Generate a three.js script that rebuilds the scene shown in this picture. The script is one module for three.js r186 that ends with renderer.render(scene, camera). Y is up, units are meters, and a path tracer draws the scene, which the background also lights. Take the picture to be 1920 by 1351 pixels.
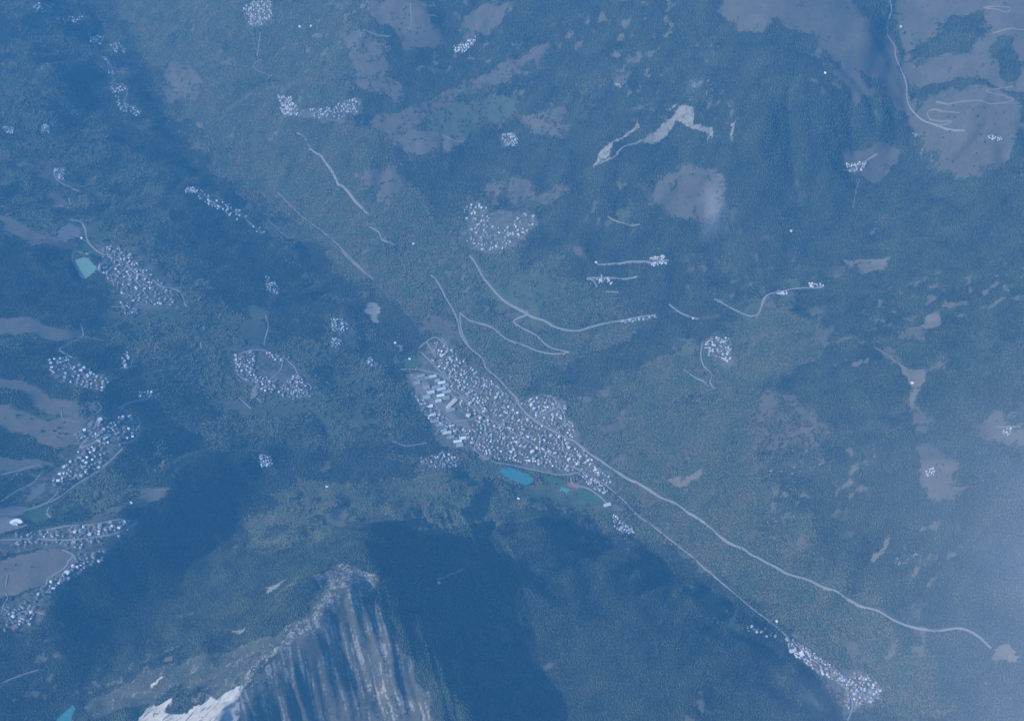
import * as THREE from 'three';
import { mergeGeometries } from 'three/addons/utils/BufferGeometryUtils.js';
import { Sky } from 'three/addons/objects/Sky.js';

// ------------------------------------------------------------------ camera, sky, sun, exposure
// Metres, y up; the origin is the town square on the valley floor, x runs along the picture, -z away from the aircraft.
const scene = new THREE.Scene();
const camera = new THREE.PerspectiveCamera(22.51, 1024 / 720, 10, 90000);
camera.position.set(0, 9500, 6876);                       // from an airliner, 9.5 km above the town
camera.rotation.set(-52 * Math.PI / 180, 0, 0);
const SUN = new THREE.Vector3(-1, 0.79, 0.42).normalize();  // low autumn sun from the left
const sky = new Sky();
sky.scale.setScalar(80000);
sky.material.uniforms.sunPosition.value.copy(SUN);
sky.material.uniforms.turbidity.value = 3;
sky.material.uniforms.rayleigh.value = 1.4;
sky.material.uniforms.mieCoefficient.value = 0.004;
sky.name = 'sky';
sky.userData.kind = 'structure';
scene.add(sky);
scene.environmentIntensity = 0.22;
const sun = new THREE.DirectionalLight(new THREE.Color(1, 0.95, 0.86), 5);
sun.position.copy(SUN).multiplyScalar(30000);
sun.target.position.set(0, 0, 0);
sun.castShadow = true;
sun.shadow.mapSize.set(8192, 8192);
Object.assign(sun.shadow.camera, { left: -7000, right: 7000, top: 7000, bottom: -7000, near: 1000, far: 60000 });
scene.add(sun, sun.target);
scene.fog = new THREE.FogExp2(new THREE.Color(0.11, 0.45, 0.95), 0.000036);
const renderer = new THREE.WebGLRenderer({ antialias: true });
renderer.toneMapping = THREE.LinearToneMapping;
renderer.toneMappingExposure = 1.39;
renderer.shadowMap.enabled = true;

// ------------------------------------------------------------------ random numbers and noise
function seeded(s) { return () => { s = (s + 0x6D2B79F5) | 0; let t = Math.imul(s ^ (s >>> 15), 1 | s); t = (t + Math.imul(t ^ (t >>> 7), 61 | t)) ^ t; return ((t ^ (t >>> 14)) >>> 0) / 4294967296; }; }
const clamp = (v, a = 0, b = 1) => v < a ? a : v > b ? b : v, lerp = (a, b, t) => a + (b - a) * t;
const smooth = (a, b, v) => { const t = clamp((v - a) / (b - a)); return t * t * (3 - 2 * t); };
const HASH = new Uint8Array(512), GRADX = new Float32Array(256), GRADY = new Float32Array(256);
{
  const r = seeded(77), order = [...Array(256).keys()];
  for (let i = 255; i > 0; i--) { const j = Math.floor(r() * (i + 1)); [order[i], order[j]] = [order[j], order[i]]; }
  for (let i = 0; i < 512; i++) HASH[i] = order[i & 255];
  for (let i = 0; i < 256; i++) { GRADX[i] = Math.cos(i / 256 * Math.PI * 2); GRADY[i] = Math.sin(i / 256 * Math.PI * 2); }
}
function noise(x, y) {                                      // gradient noise, about -1 to 1
  const ix = Math.floor(x), iy = Math.floor(y), fx = x - ix, fy = y - iy, a = ix & 255, b = iy & 255;
  const u = fx * fx * fx * (fx * (fx * 6 - 15) + 10), v = fy * fy * fy * (fy * (fy * 6 - 15) + 10);
  const g = (i, j, dx, dy) => { const h = HASH[HASH[(a + i) & 255] + ((b + j) & 255)]; return GRADX[h] * dx + GRADY[h] * dy; };
  return 1.5 * lerp(lerp(g(0, 0, fx, fy), g(1, 0, fx - 1, fy), u), lerp(g(0, 1, fx, fy - 1), g(1, 1, fx - 1, fy - 1), u), v);
}
function fbm(x, y, n = 4) { let s = 0, a = 1, t = 0; for (let i = 0; i < n; i++) { s += a * noise(x + i * 17.3, y - i * 9.1); t += a; a *= 0.5; x *= 2.03; y *= 2.03; } return s / t; }
function ridged(x, y, n = 4) { let s = 0, a = 1, t = 0; for (let i = 0; i < n; i++) { s += a * (1 - Math.abs(noise(x + i * 31.7, y + i * 11.9)) * 2); t += a; a *= 0.5; x *= 2.07; y *= 2.07; } return s / t; }

// ------------------------------------------------------------------ the relief
const SPOT_HEIGHTS = [   // x, z and height above the town, in metres
  [-3367, -4441, -250], [-3222, -4042, -235], [-2950, -3595, -220], [-2690, -3168, -208], [-2525, -2812, -195], [-2210, -2492, -180],
  [-1902, -2167, -160], [-1585, -1844, -138], [-1272, -1443, -112], [-1028, -1104, -85], [-848, -763, -70], [-689, -387, -52], [-556, -68, -34],
  [-378, 113, -18], [0, 254, -8], [338, 397, 2], [635, 584, 22], [943, 974, 100], [1178, 1262, 170], [1406, 1515, 230], [1643, 1845, 320],
  [1856, 2069, 360], [2010, 2247, 385], [-495, -438, -2], [-210, -258, 2], [0, -38, 8], [137, 132, 8], [309, 28, 40], [340, 260, 12],
  [-383, -140, -15], [-633, -323, -25], [35, -172, 30], [-573, -737, 20], [-722, -906, 40], [-963, -1379, -10], [-1294, -1933, -10],
  [-1548, -2325, 20], [-1884, -2582, -20], [-2151, -2942, 10], [-2497, -3406, -100], [-2813, -3935, -140], [-3095, -4395, -210], [-2645, -4032, -60],
  [-2282, -3519, 70], [-1944, -3681, 300], [-1591, -3179, 220], [-1392, -2653, 290], [-1153, -2567, 320], [-1632, -2670, 220], [-1216, -2127, 170],
  [-971, -1679, 100], [-907, -2145, 260], [-607, -2354, 370], [-391, -3135, 470], [-702, -3256, 620], [-1020, -3253, 520], [0, -2575, 470],
  [-38, -2262, 355], [154, -3072, 680], [711, -2637, 820], [375, -2418, 620], [-111, -1588, 200], [-335, -1715, 170], [148, -1633, 260],
  [-294, -1359, 125], [0, -938, 115], [355, -709, 140], [781, -768, 180], [959, -798, 200], [-360, -856, 45], [-70, -421, 20], [318, -545, 90],
  [324, -1136, 270], [644, -1123, 340], [962, -1088, 380], [507, -1476, 430], [866, -1674, 640], [693, -1906, 660], [1227, -1960, 860],
  [992, -2325, 860], [1246, -2472, 1020], [1420, -2646, 1250], [1693, -2399, 1230], [1922, -2037, 1130], [2121, -1697, 970], [2226, -1470, 800],
  [2114, -1196, 630], [1557, -1707, 960], [1553, -1264, 660], [1222, -1472, 540], [1316, -1189, 480], [1733, -1480, 790], [174, -225, 75],
  [383, -314, 130], [660, -407, 220], [1081, -585, 310], [1469, -740, 380], [1894, -965, 520], [2323, -1187, 640], [2611, -1417, 780],
  [2715, -1618, 850], [2681, -1878, 940], [2639, -2232, 1045], [2599, -2522, 1120], [2593, -2869, 1200], [2142, -2149, 1170], [2386, -2432, 1200],
  [2418, -1887, 1030], [2325, -2591, 1250], [2349, -1588, 780], [2932, -1616, 1100], [3192, -1259, 1070], [2798, -1413, 910], [3183, -2063, 1250],
  [2879, -2306, 1170], [3371, -2526, 1400], [2993, -2752, 1300], [3002, -688, 1040], [2686, -1014, 830], [310, -98, 100], [517, -147, 150],
  [680, 108, 150], [542, 259, 70], [983, -34, 300], [1299, -337, 410], [1151, -136, 390], [1668, -718, 460], [1936, -719, 540], [1779, 56, 640],
  [1756, -331, 580], [2357, -737, 730], [2133, -287, 740], [2460, -173, 880], [2379, 359, 930], [2745, -252, 990], [2941, 274, 1180],
  [2785, 846, 1170], [2474, 1080, 1030], [2415, 709, 980], [2005, 709, 820], [1433, 390, 540], [1118, 455, 350], [959, 552, 200], [1411, 792, 440],
  [1566, 688, 570], [1980, 1079, 700], [1750, 1171, 500], [1389, 1163, 370], [1131, 898, 250], [1813, 1495, 470], [2223, 1769, 550],
  [2104, 1403, 640], [2403, 1415, 830], [2724, 1446, 990], [2594, 1854, 580], [2727, 1966, 570], [2851, 1663, 780], [2261, 2028, 470],
  [2458, 2246, 510], [2750, 2319, 590], [-3558, -3778, 0], [-3807, -3911, 100], [-3315, -3896, -160], [-3856, -3339, 180], [-2991, -3051, -40],
  [-2890, -3015, -60], [-3262, -2748, 90], [-3410, -2164, 240], [-3636, -2221, 290], [-2553, -2291, 0], [-2972, -2123, 120], [-3158, -1975, 220],
  [-2369, -2061, 20], [-2064, -2003, -30], [-1821, -1815, -50], [-1935, -1533, 40], [-1603, -1518, 0], [-1632, -1092, 100], [-1232, -1000, 40],
  [-1144, -751, 60], [-921, -510, 20], [-836, -230, 40], [-691, -29, 20], [-888, 72, 100], [-1256, -373, 140], [-1516, -259, 230],
  [-1721, -280, 260], [-1370, -110, 200], [-2237, -1439, 200], [-2613, -1381, 320], [-2992, -1327, 380], [-2505, -930, 400], [-2832, -1010, 415],
  [-2277, -763, 380], [-2525, -586, 430], [-3127, -1513, 390], [-3423, -1267, 500], [-3109, -767, 590], [-3259, -528, 660], [-2795, -451, 540],
  [-2624, -396, 500], [-2163, -368, 370], [-1883, 126, 290], [-2013, 382, 360], [-1226, 38, 170], [-1538, 350, 200], [-1154, 197, 100],
  [-3112, 164, 780], [-2788, 266, 700], [-2701, 56, 640], [-2536, 109, 600], [-2333, 228, 540], [-2544, 412, 680], [-2481, 641, 670],
  [-2324, 473, 600], [-2742, 722, 730], [-3015, 695, 800], [-2679, 967, 700], [-2877, 1031, 740], [-2506, 958, 630], [-2237, 924, 580],
  [-2070, 808, 520], [-1854, 603, 390], [-2895, 1344, 830], [-2513, 1322, 795], [-2199, 1239, 750], [-2294, 1436, 750], [-2674, 1590, 830],
  [-2549, 1697, 780], [-2817, 1795, 830], [-2669, 1866, 780], [-2777, 2141, 740], [-2604, 2184, 700], [-2385, 2376, 640], [-2261, 2104, 580],
  [-2091, 1723, 470], [-1913, 1309, 340], [-1716, 898, 220], [-1552, 637, 150], [-1306, 443, 100], [-914, 329, 40], [-582, 182, -10],
  [-2166, 1473, 580], [-1979, 1066, 510], [-1836, 791, 380], [-2462, 2032, 660], [-2277, 1735, 610], [-766, 1766, 1270], [-890, 1981, 1345],
  [-1003, 2153, 1355], [-1142, 2328, 1340], [-1299, 2478, 1280], [-1397, 2577, 1240], [-1428, 2778, 1200], [-1471, 3032, 1190], [-2044, 2385, 780],
  [-1744, 2463, 1020], [-1902, 2146, 780], [-1624, 1967, 840], [-1428, 2271, 1040], [-1338, 1792, 940], [-1186, 1529, 900], [-1649, 1467, 570],
  [-1467, 975, 370], [-1301, 756, 270], [-1017, 958, 430], [-1124, 552, 200], [-924, 1530, 1040], [-760, 1408, 930], [-747, 1118, 590],
  [-566, 1482, 880], [-513, 899, 370], [-432, 518, 150], [-202, 457, 30], [-195, 801, 220], [100, 577, 30], [-662, 1973, 1190], [-559, 2192, 1125],
  [-386, 2471, 1065], [-259, 2709, 1000], [-460, 1916, 980], [-263, 1802, 900], [-175, 2015, 750], [119, 1949, 570], [145, 2282, 580],
  [405, 2297, 610], [-85, 2396, 740], [-823, 2090, 1225], [-724, 2186, 1170], [-835, 2273, 1100], [-994, 2377, 1120], [-945, 2524, 930],
  [-724, 2514, 910], [-530, 2421, 970], [-443, 2671, 860], [-1152, 2580, 1040], [-1257, 2769, 940], [-862, 2764, 740], [-288, 1678, 885],
  [-144, 1513, 790], [61, 1325, 630], [251, 1139, 450], [-169, 1315, 590], [16, 1119, 430], [-336, 1321, 680], [-205, 1794, 875], [-59, 1645, 790],
  [119, 1639, 740], [302, 1544, 640], [505, 1462, 550], [-76, 1481, 640], [153, 1467, 570], [389, 1331, 430], [0, 1689, 590], [243, 1606, 520],
  [119, 1819, 650], [299, 1753, 630], [483, 1660, 570], [596, 1842, 590], [512, 1746, 540], [-63, 1145, 460], [314, 1224, 410], [392, 827, 140],
  [461, 1500, 460], [683, 1352, 440], [663, 1729, 540], [891, 1557, 425], [1097, 1671, 440], [704, 2070, 610], [1001, 2054, 580], [1302, 1916, 480],
  [975, 2387, 660], [1440, 2159, 530], [1566, 2358, 540], [1745, 2244, 380], [398, 2554, 620], [949, 2745, 700], [-4862, -4444, 290],
  [-4739, -2394, 540], [-4251, -641, 840], [-3851, 788, 1090], [-3609, 1848, 1090], [-3200, 2686, 890], [-3713, -5865, -290], [-1908, -4655, 640],
  [-238, -4134, 1040], [1291, -3679, 1390], [2810, -3679, 1390], [4104, -2846, 1590], [3949, -1042, 1390], [3627, 326, 1490], [3531, 1429, 1490],
  [3358, 2145, 1040], [2111, 2767, 420], [3096, 2858, 940], [108, 3101, 840], [-983, 3158, 640], [-2036, 3123, 890], [-792, -438, 55],
  [-746, -184, 72], [-624, 34, 65], [-968, -786, 45], [-1107, -1013, 25], [-2783, -3111, -70], [-2885, -3387, -110], [-2635, -2815, -75],
  [-2539, -2645, -95], [-3452, -3090, 195], [-3146, -2924, 0], [-3350, -2899, 160], [-2982, -2601, 5], [-3083, -2491, 115],
];
// Through the spot heights runs the surface that bends least; ridges, side valleys and gullies are then worn into it.
const GX0 = -5600, GZ0 = -5800, STEP = 20, GNX = 561, GNZ = 501;
const relief = new Float32Array(GNX * GNZ);
{
  const n = SPOT_HEIGHTS.length, C2 = 130 * 130, m = n + 3, A = Array.from({ length: m }, () => new Float64Array(m + 1)), S = 0.001;
  for (let i = 0; i < n; i++) {
    const [xi, zi, hi] = SPOT_HEIGHTS[i];
    for (let j = 0; j < n; j++) A[i][j] = Math.sqrt((xi - SPOT_HEIGHTS[j][0]) ** 2 + (zi - SPOT_HEIGHTS[j][1]) ** 2 + C2) * S;
    A[i][i] -= 0.03;
    A[i][n] = A[n][i] = 1; A[i][n + 1] = A[n + 1][i] = xi * S; A[i][n + 2] = A[n + 2][i] = zi * S; A[i][m] = hi;
  }
  for (let k = 0; k < m; k++) {
    let p = k;
    for (let i = k + 1; i < m; i++) if (Math.abs(A[i][k]) > Math.abs(A[p][k])) p = i;
    [A[k], A[p]] = [A[p], A[k]];
    for (let i = k + 1; i < m; i++) { const f = A[i][k] / A[k][k]; if (f) for (let j = k; j <= m; j++) A[i][j] -= f * A[k][j]; }
  }
  const w = new Float64Array(m);
  for (let k = m - 1; k >= 0; k--) { let s = A[k][m]; for (let j = k + 1; j < m; j++) s -= A[k][j] * w[j]; w[k] = s / A[k][k]; }
  const at = (x, z) => {
    let s = w[n] + w[n + 1] * x * S + w[n + 2] * z * S;
    for (let i = 0; i < n; i++) { const dx = x - SPOT_HEIGHTS[i][0], dz = z - SPOT_HEIGHTS[i][1]; s += w[i] * S * Math.sqrt(dx * dx + dz * dz + C2); }
    return s;
  };
  for (let j = 0; j < GNZ; j += 2) for (let i = 0; i < GNX; i += 2) relief[j * GNX + i] = at(GX0 + i * STEP, GZ0 + j * STEP);
  for (let j = 0; j < GNZ; j += 2) for (let i = 1; i < GNX; i += 2) relief[j * GNX + i] = (relief[j * GNX + i - 1] + relief[j * GNX + i + 1]) / 2;
  for (let j = 1; j < GNZ; j += 2) for (let i = 0; i < GNX; i++) relief[j * GNX + i] = (relief[(j - 1) * GNX + i] + relief[(j + 1) * GNX + i]) / 2;
}
const slopeOf = (a, k) => Math.hypot(a[k + 1] - a[k - 1], a[k + GNX] - a[k - GNX]) / (2 * STEP);
{
  // spurs and side valleys, stronger on steep ground
  const base = relief.slice();
  for (let j = 1; j < GNZ - 1; j++) for (let i = 1; i < GNX - 1; i++) {
    const k = j * GNX + i, x = GX0 + i * STEP, z = GZ0 + j * STEP, s = smooth(0.12, 0.6, slopeOf(base, k));
    const wx = x + 160 * fbm(x / 700, z / 700 + 40, 2), wz = z + 160 * fbm(x / 700 + 60, z / 700, 2);
    relief[k] += s * (84 * (ridged(wx / 1050, wz / 1050, 3) - 0.35) + 44 * (ridged(wx / 420 + 7, wz / 420, 2) - 0.35) + 12 * fbm(x / 210, z / 210, 3)) + 3 * fbm(x / 160, z / 160, 3);
  }
  // rain: drops run downhill, cut where they are fast and drop their load where they slow
  const r = seeded(5);
  for (let drop = 0; drop < 70000; drop++) {
    let x = 2 + r() * (GNX - 5), z = 2 + r() * (GNZ - 5), dx = 0, dz = 0, v = 1, water = 1, load = 0;
    for (let step = 0; step < 60; step++) {
      const i = Math.floor(x), j = Math.floor(z), fx = x - i, fz = z - j, k = j * GNX + i;
      const a = relief[k], b = relief[k + 1], c = relief[k + GNX], d = relief[k + GNX + 1];
      const gx = (b - a) * (1 - fz) + (d - c) * fz, gz = (c - a) * (1 - fx) + (d - b) * fx;
      dx = dx * 0.3 - gx * 0.7; dz = dz * 0.3 - gz * 0.7;
      const l = Math.hypot(dx, dz);
      if (l < 1e-6) break;
      dx /= l; dz /= l;
      const h = a * (1 - fx) * (1 - fz) + b * fx * (1 - fz) + c * (1 - fx) * fz + d * fx * fz;
      const nx = x + dx, nz = z + dz;
      if (nx < 2 || nz < 2 || nx > GNX - 4 || nz > GNZ - 4) break;
      const ni = Math.floor(nx), nj = Math.floor(nz), ex = nx - ni, ez = nz - nj, nk = nj * GNX + ni;
      const nh = relief[nk] * (1 - ex) * (1 - ez) + relief[nk + 1] * ex * (1 - ez) + relief[nk + GNX] * (1 - ex) * ez + relief[nk + GNX + 1] * ex * ez;
      const fall = nh - h, room = Math.max(-fall, 0.2) * v * water * 0.32;
      let change;
      if (fall > 0) change = Math.min(fall, load); else if (load > room) change = (load - room) * 0.3; else change = -Math.min((room - load) * 0.24, -fall, 0.8);
      load -= change;
      relief[k] += change * (1 - fx) * (1 - fz); relief[k + 1] += change * fx * (1 - fz); relief[k + GNX] += change * (1 - fx) * fz; relief[k + GNX + 1] += change * fx * fz;
      v = Math.sqrt(Math.max(0.05, v * v - fall * 0.25)); if (v > 6) v = 6;
      water *= 0.985; x = nx; z = nz;
    }
  }
  // slumping
  for (let pass = 0; pass < 3; pass++) {
    const worn = relief.slice();
    for (let j = 1; j < GNZ - 1; j++) for (let i = 1; i < GNX - 1; i++) { const k = j * GNX + i; relief[k] = worn[k] * 0.5 + 0.125 * (worn[k - 1] + worn[k + 1] + worn[k - GNX] + worn[k + GNX]); }
  }
}
// The limestone peak: its broken face is cut by gullies that run straight down from the crest.
const FACE = -1, CREST = [[-745, 1668], [-766, 1766], [-890, 1981], [-1003, 2153], [-1142, 2328], [-1299, 2478], [-1397, 2577], [-1428, 2778], [-1471, 3032]];
function fromCrest(x, z) {                                  // distance to the crest line, how far along it, and which side
  let best = 1e9, along = 0, side = 1, run = 0;
  for (let i = 0; i + 1 < CREST.length; i++) {
    const [ax, az] = CREST[i], [bx, bz] = CREST[i + 1], ux = bx - ax, uz = bz - az, l2 = ux * ux + uz * uz, l = Math.sqrt(l2);
    const t = clamp(((x - ax) * ux + (z - az) * uz) / l2), dx = x - ax - t * ux, dz = z - az - t * uz, d = Math.hypot(dx, dz);
    if (d < best) { best = d; along = run + t * l; side = ux * dz - uz * dx > 0 ? 1 : -1; }
    run += l;
  }
  return [best, along, side];
}
function bilinear(a, x, z) {
  const gx = clamp((x - GX0) / STEP, 0, GNX - 1.001), gz = clamp((z - GZ0) / STEP, 0, GNZ - 1.001), i = Math.floor(gx), j = Math.floor(gz), fx = gx - i, fz = gz - j, k = j * GNX + i;
  return lerp(lerp(a[k], a[k + 1], fx), lerp(a[k + GNX], a[k + GNX + 1], fx), fz);
}
const cubic = (p, q, r, s, t) => q + 0.5 * t * (r - p + t * (2 * p - 5 * q + 4 * r - s + t * (3 * (q - r) + s - p)));
function ground(x, z) {
  const gx = (x - GX0) / STEP, gz = (z - GZ0) / STEP;
  let h;
  if (gx < 1 || gz < 1 || gx > GNX - 3 || gz > GNZ - 3) {   // far country round the valley
    const ox = Math.max(GX0 + 60 - x, x - (GX0 + (GNX - 4) * STEP), 0), oz = Math.max(GZ0 + 60 - z, z - (GZ0 + (GNZ - 4) * STEP), 0), o = Math.hypot(ox, oz);
    h = bilinear(relief, clamp(x, GX0 + 60, GX0 + (GNX - 4) * STEP), clamp(z, GZ0 + 60, GZ0 + (GNZ - 4) * STEP));
    const far = 900 + 900 * ridged(x / 5200, z / 5200, 4);
    return lerp(h, far, smooth(0, 5000, o));
  }
  const i = Math.floor(gx), j = Math.floor(gz), fx = gx - i, fz = gz - j, k = j * GNX + i;
  const row = (q) => cubic(relief[q - 1], relief[q], relief[q + 1], relief[q + 2], fx);
  h = cubic(row(k - GNX), row(k), row(k + GNX), row(k + 2 * GNX), fz);
  return h + crags(x, z);
}
const acrossFace = (x, z) => x * 0.96 - z * 0.28 + 16 * fbm(x / 220, z / 220, 2), acrossSlabs = (x, z) => (x + z) * 0.707 + 12 * fbm(x / 150, z / 150, 2);
function crags(x, z) {
  if (x < -2600 || x > 600 || z < 900 || z > 3600) return 0;
  const [d, along, side] = fromCrest(x, z);
  if (d > 1100) return 0;
  let h = 0;
  if (side * FACE > 0) {                                    // the gullied face
    const m = smooth(15, 140, d) * (1 - smooth(750, 1000, d)), a = acrossFace(x, z), b = x * 0.28 + z * 0.96;
    h += m * (34 * (ridged(a / 125, b / 1600, 2) - 0.4) + 13 * (ridged(a / 46 + 9, b / 700, 2) - 0.4) + 3 * fbm(x / 30, z / 30, 2));
  } else {                                                  // the pale slabs on the other side
    const m = smooth(10, 60, d) * (1 - smooth(420, 620, d)) * smooth(430, 640, along), a = acrossSlabs(x, z), b = z - x;
    h += m * (20 * (ridged(a / 70, b / 700, 2) - 0.4) + 8 * (ridged(a / 27 + 3, b / 300, 2) - 0.4) + 4 * fbm(x / 22, z / 22, 2));
  }
  h += (1 - smooth(60, 220, d)) * (9 * fbm(x / 45, z / 45, 3) + 5 * fbm(x / 16, z / 16, 2));
  return h;
}

// ------------------------------------------------------------------ the ground sheet: 12 m facets in the valley, widening towards the horizon
function spread(a, b, d) {
  const out = [], wide = [];
  for (let v = a; v <= b; v += d) out.push(v);
  for (let s = d * 1.35, v = 0; v < 26000; s *= 1.22) { v += s; wide.push(v); }
  return [...wide.map((v) => a - v).reverse(), ...out, ...wide.map((v) => out[out.length - 1] + v)];
}
const MAPX = -4900, MAPZ = -5100, MAPW = 9800, MAPD = 8700;
function groundSheet() {
  const xs = spread(-4700, 4700, 12), zs = spread(-4900, 3400, 12), n = xs.length, m = zs.length;
  const p = new Float32Array(n * m * 3), uv = new Float32Array(n * m * 2), index = new Uint32Array((n - 1) * (m - 1) * 6);
  for (let j = 0, q = 0; j < m; j++) for (let i = 0; i < n; i++, q++) {
    p[q * 3] = xs[i]; p[q * 3 + 1] = ground(xs[i], zs[j]); p[q * 3 + 2] = zs[j];
    uv[q * 2] = (xs[i] - MAPX) / MAPW; uv[q * 2 + 1] = (zs[j] - MAPZ) / MAPD;
  }
  for (let j = 0, q = 0; j + 1 < m; j++) for (let i = 0; i + 1 < n; i++) {
    const a = j * n + i;
    index[q++] = a; index[q++] = a + n; index[q++] = a + 1; index[q++] = a + 1; index[q++] = a + n; index[q++] = a + n + 1;
  }
  const g = new THREE.BufferGeometry();
  g.setAttribute('position', new THREE.BufferAttribute(p, 3));
  g.setAttribute('uv', new THREE.BufferAttribute(uv, 2));
  g.setIndex(new THREE.BufferAttribute(index, 1));
  g.computeVertexNormals();
  return g;
}

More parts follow.
